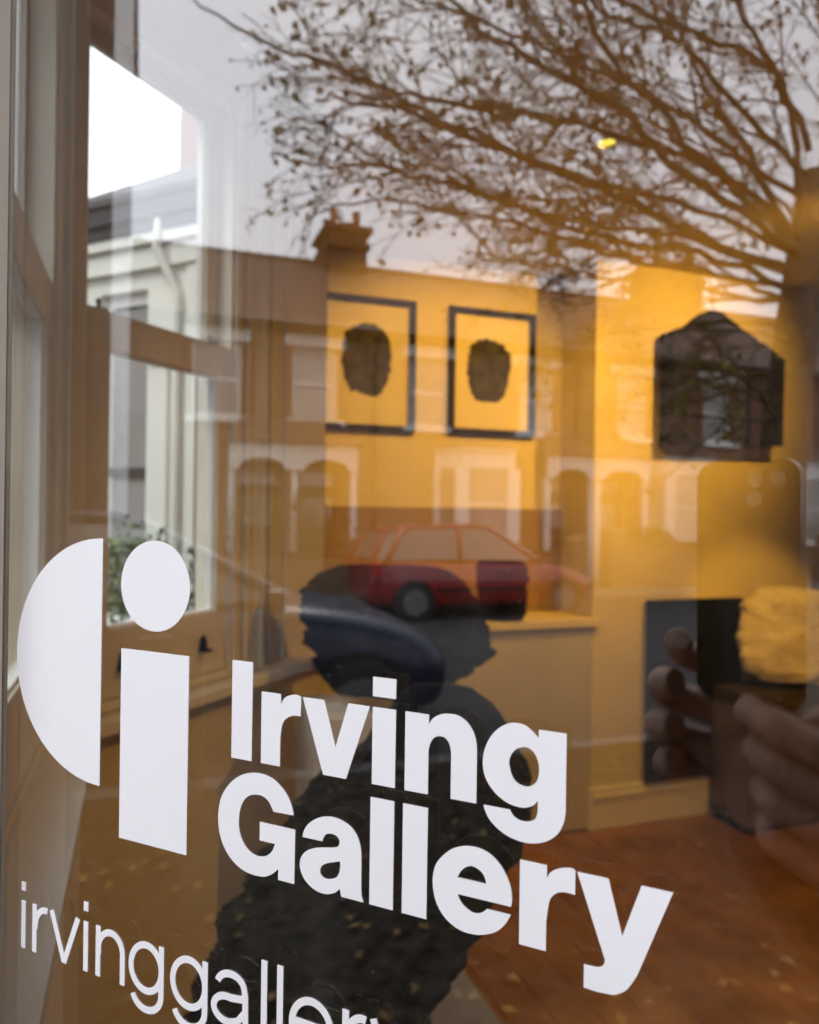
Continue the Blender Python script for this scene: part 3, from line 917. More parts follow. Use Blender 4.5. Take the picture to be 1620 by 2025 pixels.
# ------------------------------------------------------------------ neighbouring white bay seen through the side window
t = thing('white_house', 'white rendered house next door with a slate roofed bay', 'house', (0, 0, 0))
NY = 3.54
nb = MB()
nb.wall(-4.50, -3.05, 0.0, 3.52, NY, NY + 0.25, [(-4.24, -3.80, 0.9, 3.18)])
nb.build('bay_side_wall', RENDER, t)
fr = MB()
plan_wall(fr, Vector((-4.50, NY)), Vector((-5.5, 4.54)), -0.25, 0.0, 3.52)
fr.build('bay_front_wall', RENDER, t, recalc=True)
tr_ = MB()
tr_.box(-4.56, -3.05, NY - 0.05, NY, 3.30, 3.44)
tr_.box(-4.56, -3.05, NY - 0.09, NY, 3.45, 3.52)
tr_.box(-3.72, -3.58, NY - 0.05, NY, 0.0, 2.75)
tr_.box(-3.75, -3.55, NY - 0.08, NY, 2.66, 2.80)
tr_.box(-3.44, -3.36, NY - 0.03, NY, 0.0, 3.29)
tr_.build('pilaster', RENDER, t)
wnd = MB()
for (a, b, c, d_) in ((-4.24, -4.19, 0.9, 3.18), (-3.85, -3.80, 0.9, 3.18), (-4.19, -3.85, 0.9, 0.96), (-4.19, -3.85, 3.1, 3.18)):
    wnd.box(a, b, NY + 0.06, NY + 0.12, c, d_)
wnd = wnd.build('window', WHITE, t)
MB().box(-4.19, -3.85, NY + 0.05, NY + 0.11, 1.92, 1.98).build('meeting_rail', DARK, wnd)
MB().box(-4.19, -3.85, NY + 0.085, NY + 0.095, 0.96, 3.1).build('pane', HPANE, wnd)
MB().box(-4.28, -3.76, NY - 0.10, NY + 0.06, 0.80, 0.895).build('sill', WHITE, wnd)
gt = MB()
gt.box(-4.64, -3.0, NY - 0.14, NY - 0.02, 3.60, 3.76)
gt.box(-4.62, -3.0, NY - 0.11, NY + 0.25, 3.525, 3.595)
gt.build('gutter', DARK, t)
MB().tube([(-3.62, NY - 0.09, 3.6), (-3.62, NY - 0.12, 3.4), (-3.50, NY - 0.05, 3.1), (-3.50, NY - 0.05, 0.0)], 0.03, 8).build('downpipe', RENDER, t)
rf = MB()
rf.add([(-4.68, NY - 0.16, 3.765), (-2.95, NY - 0.16, 3.765), (-2.95, NY + 0.9, 4.55), (-4.1, NY + 1.2, 4.55), (-5.7, 4.72, 3.765)], [(0, 1, 2, 3), (4, 0, 3)])
rf.add([(-4.68, NY - 0.16, 3.72), (-2.95, NY - 0.16, 3.72), (-2.95, NY - 0.16, 3.764), (-4.68, NY - 0.16, 3.764)], [(0, 1, 2, 3)])
rf.build('bay_roof', SLATE, t)
up = MB()
sbox(up, -9.0, -3.92, -0.5, -0.15, 3.6, 6.2)
sbox(up, -4.9, -3.92, -0.45, -0.12, 0.0, 3.6)
up.build('brick_front', BRICK_R, t, recalc=True)
ch = MB()
sbox(ch, -4.9, -4.1, -2.9, -1.5, 6.0, 9.4)
ch.build('chimney', BRICK_R, t, recalc=True)

def shrub(name, label, loc, rx, ry, h_, n_, material, seed, leaf=0.035, cat='shrub', group=None, stems=9):
    rnd = random.Random(seed)
    t = thing(name, label, cat, loc, 0, group)
    mb_ = MB()
    for i in range(n_):
        a, r, v = rnd.uniform(0, 6.28), rnd.random() ** 0.5, rnd.random()
        bulge = (1 - abs(v - 0.55) ** 2 * 1.6)
        c = Vector((cos(a) * r * rx * bulge, sin(a) * r * ry * bulge, 0.08 * h_ + v * h_ * (0.92 + 0.12 * noise.noise(Vector((a, r * 3, seed))))))
        d = Vector((rnd.uniform(-1, 1), rnd.uniform(-1, 1), rnd.uniform(-0.3, 1))).normalized()
        e = d.cross(Vector((rnd.uniform(-1, 1), rnd.uniform(-1, 1), rnd.uniform(-1, 1)))).normalized()
        L_ = leaf * rnd.uniform(0.7, 1.4)
        mb_.add([c - d * L_, c + e * L_ * 0.45, c + d * L_, c - e * L_ * 0.45], [(0, 1, 2, 3)])
    mb_.build('foliage', material, t)
    st = MB()
    for i in range(stems):
        a = rnd.uniform(0, 6.28)
        e = Vector((cos(a) * rx * 0.7, sin(a) * ry * 0.7, h_ * rnd.uniform(0.6, 0.95)))
        st.tube([(cos(a) * 0.03, sin(a) * 0.03, 0), e * 0.5 + Vector((0, 0, 0.05)), e], [0.01, 0.007, 0.003], 5)
    st.build('stem', TWIG, t)
    return t
shrub('shrub', 'yellow green leafy shrub outside the side window, beside the half disc', (-2.99, 2.62, 0.0), 0.26, 0.22, 1.58, 2600, GREEN, 21, 0.026)
shrub('shrub', 'taller wispy green shrub in front of the white bay', (-2.72, 2.95, 0.0), 0.18, 0.2, 1.45, 900, HEDGE, 22, 0.03)

# ------------------------------------------------------------------ houses across the street
def ring_window(t, x0, x1, z0, z1, pane, lintel=True, sill=True, y=0.0):
    f = MB()
    w = 0.07
    yf = y - 0.10
    f.box(x0, x0 + w, yf - 0.05, yf + 0.02, z0, z1)
    f.box(x1 - w, x1, yf - 0.05, yf + 0.02, z0, z1)
    f.box(x0 + w, x1 - w, yf - 0.05, yf + 0.02, z0, z0 + w)
    f.box(x0 + w, x1 - w, yf - 0.05, yf + 0.02, z1 - w, z1)
    mz = (z0 + z1) / 2
    f.box(x0 + w, x1 - w, yf - 0.04, yf + 0.03, mz - 0.04, mz + 0.04)
    wi = f.build('window', WHITE, t)
    MB().box(x0 + w, x1 - w, yf - 0.02, yf - 0.01, z0 + w, mz - 0.041).build('pane', pane, wi)
    MB().box(x0 + w, x1 - w, yf - 0.035, yf - 0.025, mz + 0.041, z1 - w).build('pane', pane, wi)
    if lintel:
        MB().bevbox(x0 - 0.16, x1 + 0.16, y - 0.08, y + 0.06, z1 + 0.002, z1 + 0.28, 0.02).build('lintel', OFFWHITE, wi)
    if sill:
        MB().bevbox(x0 - 0.14, x1 + 0.14, y - 0.08, y + 0.13, z0 - 0.13, z0 - 0.002, 0.015).build('sill', OFFWHITE, wi)
    return wi

def porch(t, x0, x1, doors, zt=2.95, y=0.0, depth=0.7, scallops=2, lamp=False):
    """white scalloped fascia on posts over recessed front doors"""
    n = 14
    span = (x1 - x0) / scallops
    poly = [(x0, zt), (x0, zt - 0.55)]
    for k in range(scallops):
        a = x0 + k * span
        poly.append((a + 0.16, zt - 0.55))
        for j in range(n + 1):
            th = pi * j / n
            poly.append((a + span / 2 - cos(th) * (span / 2 - 0.2), zt - 0.52 + sin(th) * 0.20))
        poly.append((a + span - 0.16, zt - 0.55))
    poly += [(x1, zt - 0.55), (x1, zt)]
    p = MB()
    # fascia built as strips so that the scallops stay clean
    top = zt
    pts = poly[1:-1]
    for a, b in zip(pts[:-1], pts[1:]):
        if b[0] - a[0] > 1e-4:
            p.add([(a[0], y + depth, a[1]), (b[0], y + depth, b[1]), (b[0], y + depth, top), (a[0], y + depth, top),
                   (a[0], y + depth - 0.06, a[1]), (b[0], y + depth - 0.06, b[1]), (b[0], y + depth - 0.06, top), (a[0], y + depth - 0.06, top)],
                  [(1, 0, 3, 2), (4, 5, 6, 7), (0, 1, 5, 4), (2, 3, 7, 6)])
    fa = p.build('porch_fascia', OFFWHITE, t)
    for k in range(scallops + 1):
        xx = x0 + 0.06 + (x1 - x0 - 0.12) * k / scallops
        MB().bevbox(xx - 0.06, xx + 0.06, y + depth - 0.18, y + depth - 0.062, 0.0, zt - 0.545, 0.01).build('porch_post', OFFWHITE, fa)
    rf_ = MB()
    rf_.add([(x0 - 0.12, y + depth + 0.12, zt + 0.005), (x1 + 0.12, y + depth + 0.12, zt + 0.005), (x1 - 0.35, y + 0.01, zt + 0.62), (x0 + 0.35, y + 0.01, zt + 0.62),
             (x0 - 0.12, y + 0.01, zt + 0.005), (x1 + 0.12, y + 0.01, zt + 0.005)],
            [(0, 1, 2, 3), (4, 0, 3), (1, 5, 2), (1, 0, 4, 5)])
    rf_.build('porch_roof', CLAY, fa)
    for (a, b) in doors:
        d_ = MB().bevbox(a, b, y - 0.16, y - 0.10, 0.0, 2.05, 0.01).build('door', DOORM, t)
        MB().box(a + 0.1, b - 0.1, y - 0.10, y - 0.09, 1.25, 1.85).build('door_pane', HPANE, d_)
        MB().lathe([(0.012, 0.0), (0.012, 0.03), (0.025, 0.04), (0.0, 0.06)], 12, (b - 0.1, y - 0.1, 1.0), 'y').build('door_knob', CHROME, d_)
        MB().box(a + 0.02, b - 0.02, y - 0.15, y - 0.12, 2.10, 2.42).build('fanlight', HPANE, d_)
    if lamp:
        MB().lathe([(0.0, 0.09), (0.05, 0.06), (0.06, 0.0), (0.04, -0.05), (0.0, -0.06)], 14, (lamp, y + depth - 0.22, zt - 0.30)).build('porch_lamp', PORCHLAMP, t, smooth=True)

def bay(t, x0, x1, zt=2.95, depth=0.65, pane=HPANE):
    """canted ground floor bay with white mullions"""
    c = 0.38
    plan = [(x0, 0.0), (x0 + c, depth), (x1 - c, depth), (x1, 0.0)]
    lo = MB()
    lo.prism([plan[0], plan[3], plan[2], plan[1]], 0.0, 0.85)
    lo.build('bay_base', BRICK_Y, t, recalc=True)
    up_ = MB()
    up_.prism([plan[0], plan[3], plan[2], plan[1]], zt - 0.38, zt)
    sl = [(x0 - 0.06, 0.0), (x0 + c - 0.05, depth + 0.07), (x1 - c + 0.05, depth + 0.07), (x1 + 0.06, 0.0)]
    up_.prism([sl[0], sl[3], sl[2], sl[1]], 0.852, 0.95)
    up_.prism([sl[0], sl[3], sl[2], sl[1]], zt + 0.001, zt + 0.09)
    for (px, py, r) in ((x0 + 0.05, 0.05, 0.09), (x0 + c, depth - 0.06, 0.15), (x1 - c, depth - 0.06, 0.15), (x1 - 0.05, 0.05, 0.09)):
        up_.box(px - r, px + r, py - 0.06, py + 0.062, 0.951, zt - 0.381)
    b_ = up_.build('bay_window', WHITE, t, recalc=True)
    MB().box(x0 + c + 0.155, x1 - c - 0.155, depth - 0.07, depth - 0.05, 0.955, zt - 0.385).build('pane', pane, b_)
    MB().box(x0 + c + 0.155, x1 - c - 0.155, depth - 0.05, depth - 0.03, 1.75, 1.81).build('meeting_rail', WHITE, b_)
    for (p, q_) in ((plan[0], plan[1]), (plan[3], plan[2])):
        MB().add([(p[0], p[1] - 0.02, 0.955), (q_[0], q_[1] - 0.04, 0.955), (q_[0], q_[1] - 0.04, zt - 0.385), (p[0], p[1] - 0.02, zt - 0.385)], [(0, 1, 2, 3)]).build('pane', pane, b_)
    rf_ = MB()
    e = 0.14
    rf_.add([(x0 - e, 0.01, zt + 0.095), (x0 + c - e * 0.6, depth + e, zt + 0.095), (x1 - c + e * 0.6, depth + e, zt + 0.095), (x1 + e, 0.01, zt + 0.095), (x0 + 0.4, 0.01, zt + 0.65), (x1 - 0.4, 0.01, zt + 0.65)],
            [(0, 1, 4), (1, 2, 5, 4), (2, 3, 5), (0, 3, 2, 1)])
    rf_.build('bay_roof', CLAY, b_)

HS = 17.0 / 15.0
def terrace(label, s0, s1, wins, ground, brick, roofm, chim=None, eave=5.55, ridge=8.28):
    t = sthing('terrace_house', label, 'house', s0 * HS, FACADE, 0, group='terrace houses across the street')
    t.scale = (HS, HS, 1.075)
    Wd = s1 - s0
    ops = [(a - s0, b - s0, z0, z1) for (a, b, z0, z1, p) in wins]
    for g in ground:
        if g[0] == 'porch':
            ops += [(a - s0, b - s0, -0.1, 2.45) for a, b in g[3]]
        if g[0] == 'window':
            ops.append((g[1] - s0, g[2] - s0, 0.95, 2.5))
    w_ = MB().wall(0.0, Wd, 0.0, eave, -0.3, 0.0, ops)
    w_.box(0.0, Wd, -8.0, -0.32, 0.0, eave - 0.01)
    w_.build('wall', brick, t)
    for (a, b, z0, z1, p) in wins:
        ring_window(t, a - s0, b - s0, z0, z1, p)
        for (xa, xb) in ((a - s0 - 0.24, a - s0), (b - s0, b - s0 + 0.24)):
            MB().box(xa, xb, 0.001, 0.018, z0 - 0.001, z1 - 0.001).build('brick_surround', BRICK_R, t)
    for g in ground:
        if g[0] == 'porch':
            porch(t, g[1] - s0, g[2] - s0, [(a - s0, b - s0) for a, b in g[3]], scallops=g[4], lamp=(g[5] - s0) if len(g) > 5 else False)
        elif g[0] == 'bay':
            bay(t, g[1] - s0, g[2] - s0, pane=g[3])
        elif g[0] == 'window':
            ring_window(t, g[1] - s0, g[2] - s0, 0.95, 2.5, HPANE)
    r = MB()
    r.add([(-0.0, 0.28, eave - 0.05), (Wd, 0.28, eave - 0.05), (Wd, -4.0, ridge), (0, -4.0, ridge), (Wd, -8.2, eave - 0.05), (0, -8.2, eave - 0.05),
           (0, 0.24, eave - 0.13), (Wd, 0.24, eave - 0.13)],
          [(0, 1, 2, 3), (3, 2, 4, 5), (6, 7, 1, 0), (0, 3, 5), (1, 4, 2), (6, 5, 4, 7)])
    ro = r.build('roof', roofm, t)
    rt = MB()
    k = int(Wd / 0.3)
    for i in range(k):
        a = Wd * i / k
        rt.lathe([(0.085, a + 0.008), (0.105, a + Wd / k - 0.008)], 10, (0, -4.0, ridge - 0.01), 'x')
    rt.build('ridge_tile', CLAY, ro)
    gu = MB()
    gu.lathe([(0.065, 0.01), (0.065, Wd - 0.01)], 10, (0, 0.32, eave - 0.08), 'x')
    gu.box(0.0, Wd, 0.005, 0.22, eave - 0.20, eave - 0.135)
    gu.build('gutter', DARK, t)
    MB().tube([(Wd - 0.12, 0.30, eave - 0.12), (Wd - 0.12, 0.07, eave - 0.5), (Wd - 0.12, 0.07, 0.0)], 0.038, 8).build('downpipe', DARK, t)
    if chim:
        c0, c1, ct = chim[0] - s0, chim[1] - s0, chim[2]
        c = MB()
        c.box(c0, c1, -4.75, -3.35, ridge - 1.4, ct)
        c.box(c0 - 0.07, c1 + 0.07, -4.82, -3.28, ct - 0.42, ct - 0.28)
        c.box(c0 - 0.12, c1 + 0.12, -4.87, -3.23, ct + 0.001, ct + 0.14)
        co = c.build('chimney', BRICK_D, ro)
        for j in range(4):
            pt = MB()
            xx = c0 + 0.2 + (c1 - c0 - 0.4) * (j % 2)
            yy = -4.45 if j < 2 else -3.7
            pt.lathe([(0.13, ct + 0.141), (0.10, ct + 0.25), (0.10, ct + 0.62), (0.13, ct + 0.66), (0.09, ct + 0.66)], 12, (xx, yy, 0))
            pt.build('chimney_pot', TERRA, ro)
    return t
terrace('brick terrace house with two pale sash windows beside a broad white porch', -0.45, 4.5,
        [(0.70, 1.65, 3.50, 5.05, HPANE), (2.65, 3.60, 3.52, 5.07, HPANE_L)],
        [('porch', 1.35, 3.85, [(1.55, 2.4), (2.75, 3.6)], 2)], BRICK_Y, CLAY, (4.15, 5.15, 9.0))
terrace('brick terrace house behind the red car with a white framed bay', 4.5, 9.35,
        [(5.15, 6.05, 3.5, 5.05, HPANE), (7.75, 8.65, 3.5, 5.05, HPANE_L)],
        [('bay', 5.75, 7.7, HPANE), ('porch', 8.1, 9.33, [(8.3, 9.15)], 1, 8.55)], BRICK_Y, CLAY)
terrace('brick terrace house with scalloped porch beyond the bonnet of the red car', 9.35, 14.3,
        [(10.3, 11.2, 3.5, 5.05, HPANE_L), (12.8, 13.7, 3.5, 5.05, HPANE)],
        [('porch', 9.37, 10.75, [(9.6, 10.45)], 1), ('bay', 11.0, 13.0, HPANE_L)], BRICK_Y, CLAY, (14.0, 15.6, 9.3))
terrace('brick terrace house behind the tree trunk at the right', 14.3, 19.2,
        [(16.75, 17.45, 3.5, 5.05, HPANE), (18.0, 18.7, 3.5, 5.05, HPANE)],
        [('bay', 14.8, 16.7, HPANE), ('porch', 17.2, 18.6, [(17.5, 18.3)], 1)], BRICK_R, CLAY)
terrace('far brick terrace house at the end of the row', 19.2, 24.1,
        [(19.8, 20.7, 3.5, 5.05, HPANE), (22.2, 23.1, 3.5, 5.05, HPANE)],
        [('bay', 21.6, 23.6, HPANE), ('porch', 19.6, 21.0, [(19.9, 20.7)], 1)], BRICK_Y, CLAY, (23.8, 24.6, 9.2))
# taller dark block to the left of the row
t = sthing('tall_house', 'tall dark brick building with a pale corner strip left of the terrace row', 'house', -9.0 * HS, FACADE - 0.35, 0)
t.scale = (HS, HS, 1.1)
ops = [(0.9 + 2.2 * i, 2.0 + 2.2 * i, 1.0 + 3.1 * j, 2.8 + 3.1 * j) for i in range(3) for j in range(4)]
MB().wall(0, 8.25, 0, 14.2, -0.35, 0.0, ops).box(0, 8.25, -9.5, -0.37, 0, 14.19).build('wall', BRICK_D, t)
for (a, b, c, d_) in ops:
    ring_window(t, a, b, c, d_, HPANE, lintel=False)
MB().bevbox(8.255, 8.58, -0.4, 0.03, 0.0, 14.2, 0.02).build('corner_strip', OFFWHITE, t)
MB().box(-0.15, 8.6, -9.6, 0.15, 14.205, 14.5).build('parapet', OFFWHITE, t)

# low brick garden walls and hedges of the far side
def garden_wall(label, s0, s1, hgt):
    t = sthing('garden_wall', label, 'wall', s0, FAR_WALL, 0, group='low garden walls across the street')
    L_ = s1 - s0
    MB().box(0, L_, -0.22, 0.0, 0.002, hgt).build('brickwork', BRICK_Y, t)
    MB().bevbox(-0.02, L_ + 0.02, -0.26, 0.04, hgt + 0.001, hgt + 0.07, 0.015).build('coping', CLAY, t)
    for x in (0.0, L_):
        pi_ = MB()
        pi_.box(x - 0.19, x + 0.19, -0.30, 0.08, 0.003, hgt + 0.30)
        pi_.add([(x - 0.22, -0.33, hgt + 0.301), (x + 0.22, -0.33, hgt + 0.301), (x + 0.22, 0.11, hgt + 0.301), (x - 0.22, 0.11, hgt + 0.301), (x, -0.11, hgt + 0.45)],
                [(0, 3, 2, 1), (0, 1, 4), (1, 2, 4), (2, 3, 4), (3, 0, 4)])
        pi_.build('pier', BRICK_Y, t)
garden_wall('low brick garden wall behind the tail of the red car', -0.2, 4.1, 0.8)
garden_wall('low brick garden wall behind the middle of the red car', 5.6, 9.2, 0.8)
garden_wall('brick garden wall just right of the red car', 10.2, 15.4, 1.0)
garden_wall('brick garden wall beyond the tree trunk', 16.8, 21.5, 0.9)
def hedge(label, s, n, rx, ry, h_, seed):
    t = shrub('hedge', label, W(s, n, 0.0), rx, ry, h_, 2200, HEDGE, seed, 0.05, 'hedge', 'front garden hedges across the street', 5)
    t.rotation_euler = (0, 0, -pi / 4)
hedge('dark hedge in the front garden below the left pale window', 2.6, 15.4, 1.6, 0.3, 2.0, 31)
hedge('rounded dark hedge by the scalloped porch', 11.7, 15.5, 0.8, 0.35, 1.35, 32)
hedge('clipped hedge beyond the brick garden wall at right', 14.3, 15.4, 0.9, 0.3, 1.3, 33)

# ------------------------------------------------------------------ parked cars
def car(label, s, n, rz, paint, L_=3.75, Wd=1.68, H=1.50, group='parked cars'):
    t = sthing('parked_car', label, 'car', s, n, -0.098, group, rz)
    hl, hw = L_ / 2, Wd / 2
    st = [(-1.0, 0.42, 0.70, 0.74), (-0.985, 0.30, 0.86, 0.86), (-0.93, 0.22, 0.95, 0.94), (-0.70, 0.19, 0.975, 0.99), (-0.3, 0.18, 0.955, 1.0), (0.1, 0.18, 0.935, 1.0), (0.42, 0.18, 0.915, 1.0),
          (0.60, 0.19, 0.87, 0.985), (0.78, 0.20, 0.80, 0.955), (0.92, 0.22, 0.70, 0.88), (0.985, 0.30, 0.60, 0.76), (1.0, 0.40, 0.52, 0.64)]
    vs, fs = [], []
    m_ = 13
    for (x, z0, z1, w) in st:
        ww = hw * w
        z1 = z1 * 1.06
        dz = z1 - z0
        half = [(0.0, z0), (0.80 * ww, z0), (0.95 * ww, z0 + 0.12 * dz), (1.0 * ww, z0 + 0.42 * dz), (0.985 * ww, z0 + 0.72 * dz), (0.92 * ww, z0 + 0.95 * dz), (0.60 * ww, z0 + dz * 1.0 + 0.015)]
        ring = [(-a, b) for a, b in half[::-1]][:-1] + half
        ring = ring[:m_]
        for (y, z) in ring:
            vs.append((x * hl, y, z))
    for i in range(len(st) - 1):
        for j in range(m_):
            fs.append((i * m_ + j, i * m_ + (j + 1) % m_, (i + 1) * m_ + (j + 1) % m_, (i + 1) * m_ + j))
    fs += [tuple(range(m_))[::-1], tuple(range((len(st) - 1) * m_, len(st) * m_))]
    body = MB().add(vs, fs).build('body', paint, t, smooth=True, recalc=True)
    sm = body.modifiers.new('sub', 'SUBSURF'); sm.levels = 2; sm.render_levels = 2
    zb = 0.985
    base = [(-0.955, 0.72), (-0.86, 0.86), (-0.25, 0.89), (0.28, 0.88), (0.46, 0.78)]
    top = [(-0.84, 0.56), (-0.70, 0.66), (-0.25, 0.70), (-0.02, 0.67), (0.06, 0.62)]
    tz = (-0.10, -0.02, 0.02, 0.005, -0.035)
    Bp = [(x * hl, y * hw, zb + (0.02 if x < 0 else -0.01)) for x, y in base]
    Tp = [(x * hl, y * hw, H - 0.02 + dz_) for (x, y), dz_ in zip(top, tz)]
    mir = lambda p: (p[0], -p[1], p[2])
    r = MB()
    k = len(Tp)
    vs = [tuple(p) for p in Tp] + [mir(p) for p in Tp] + [(p[0], 0, p[2] + 0.035) for p in Tp]
    fs = []
    for i in range(k - 1):
        fs += [(i, 2 * k + i, 2 * k + i + 1, i + 1), (2 * k + i, k + i, k + i + 1, 2 * k + i + 1)]
    r.add(vs, fs)
    for sgn in (1, -1):
        for i in (0, 1, 2, 4):
            a, b = Bp[i], Tp[i]
            r.tube([(a[0], a[1] * sgn, a[2]), ((a[0] + b[0]) / 2, (a[1] + b[1]) / 2 * sgn * 1.02, (a[2] + b[2]) / 2), (b[0], b[1] * sgn, b[2])], 0.035 if i != 1 else 0.05, 6)
        r.tube([(p[0], p[1] * sgn, p[2] - 0.005) for p in Tp], 0.03, 6)
    r.tube([Tp[0], (Tp[0][0] - 0.03, 0, Tp[0][2] + 0.035), mir(Tp[0])], 0.03, 6)
    r.tube([Tp[-1], (Tp[-1][0] + 0.02, 0, Tp[-1][2] + 0.035), mir(Tp[-1])], 0.025, 6)
    r.build('roof', paint, t, smooth=True)
    for sgn in (1, -1):  # bright strip added to stand for the sky's glint along the windscreen edge
        a, b = Vector(Bp[4]), Vector(Tp[4])
        a.y *= sgn; b.y *= sgn
        o3 = Vector((0.03, 0.02 * sgn, 0.02))
        MB().tube([a + o3, (a + b) / 2 + o3, b + o3], 0.012, 6).build('glint_strip', CHROME, t)
    def pane_(name, a, b, sgn, inset=0.012):
        p0, p1, p2, p3 = [Vector(v) for v in (Bp[a], Bp[b], Tp[b], Tp[a])]
        for v in (p0, p1, p2, p3):
            v.y = (v.y - inset) * sgn
        mid = [(p0 + p3) / 2 + Vector((0, 0.012 * sgn, 0)), (p1 + p2) / 2 + Vector((0, 0.012 * sgn, 0))]
        MB().add([p0, p1, mid[1], p2, p3, mid[0]], [(0, 1, 2, 5), (5, 2, 3, 4)]).build(name, CARGLASS, t, smooth=True)
    for sgn in (1, -1):
        pane_('rear_quarter_window', 0, 1, sgn)
        pane_('side_window', 1, 2, sgn)
        pane_('side_window', 2, 3, sgn)
        pane_('front_quarter_window', 3, 4, sgn)
    for (nm, i, dx) in (('windscreen', 4, 0.10), ('rear_window', 0, -0.05)):
        a, b = Bp[i], Tp[i]
        MB().add([(a[0], -a[1] + 0.02, a[2]), (a[0] + dx, 0, a[2]), (a[0], a[1] - 0.02, a[2]), (b[0], b[1] - 0.02, b[2]), (b[0] + dx * 0.4, 0, b[2] + 0.02), (b[0], -b[1] + 0.02, b[2])],
                 [(0, 1, 4, 5), (1, 2, 3, 4)]).build(nm, CARGLASS, t, smooth=True)
    wx = (-0.645 * hl, 0.665 * hl)
    for x in wx:
        for sgn in (1, -1):
            y1 = sgn * (hw - 0.015)
            MB().lathe([(0.36, -0.015), (0.365, 0.0), (0.30, 0.012)], 28, (x, y1 + 0.0, 0.315), 'y').build('wheel_arch', RUBBER, t)
            wt = MB().lathe([(0.20, -0.10), (0.29, -0.10), (0.312, -0.07), (0.315, 0.0), (0.312, 0.07), (0.29, 0.10), (0.20, 0.10)], 30, (x, sgn * (hw - 0.075), 0.315), 'y').build('tyre', RUBBER, t, smooth=True)
            ri = MB()
            ri.lathe([(0.195, 0.0), (0.215, 0.0), (0.215, 0.02 * sgn), (0.195, 0.02 * sgn)], 26, (x, sgn * (hw + 0.015), 0.315), 'y')
            ri.lathe([(0.0, 0.012 * sgn), (0.05, 0.012 * sgn), (0.055, 0.0)], 16, (x, sgn * (hw + 0.015), 0.315), 'y')
            for q_ in range(7):
                a = 2 * pi * q_ / 7
                ri.tube([(x + 0.04 * cos(a), sgn * (hw + 0.022), 0.315 + 0.04 * sin(a)), (x + 0.20 * cos(a), sgn * (hw + 0.022), 0.315 + 0.20 * sin(a))], 0.018, 5)
            ri.build('rim', ALLOY, wt)
    for sgn in (1, -1):
        MB().lathe([(0.0, 0.03), (0.06, 0.02), (0.09, 0.0), (0.08, -0.05)], 16, (hl * 0.925, sgn * hw * 0.66, 0.62), 'x').build('headlight', LENS_CLR, t, smooth=True)
        MB().bevbox(-hl * 0.975, -hl * 0.90, sgn * hw * 0.90 - 0.09, sgn * hw * 0.90 + 0.05, 0.72, 0.98, 0.03).build('tail_light', LENS_RED, t)
        mi_ = MB().bevbox(0.38 * hl, 0.44 * hl, sgn * (hw + 0.02) - 0.08, sgn * (hw + 0.02) + 0.09, 0.93, 1.06, 0.03).build('mirror', paint, t)
        for x in (-0.42 * hl, 0.06 * hl):
            hb = MB().bevbox(x, x + 0.16, sgn * (hw + 0.002) - 0.012, sgn * (hw + 0.002) + 0.012, 0.80, 0.825, 0.005)
            hb.build('door_handle', CHROME, t)
        MB().bevbox(-0.45 * hl, 0.48 * hl, sgn * (hw - 0.003) - 0.012, sgn * (hw - 0.003) + 0.012, 0.48, 0.53, 0.006).build('rubbing_strip', RUBBER, t)
    MB().bevbox(hl * 0.965, hl * 1.0, -0.36, 0.36, 0.42, 0.52, 0.01).build('grille', DARK, t)
    return t
car('red hatchback parked at the far kerb in front of the terrace', 5.42, 12.35, 0.0, RED, 4.25, 1.72, 1.58)
car('dark navy car parked at the near kerb, bonnet towards the red car', -0.35, 5.95, 0.0, BLUE, 4.0, 1.74, 1.46).scale = (1.2, 1.2, 1.2)

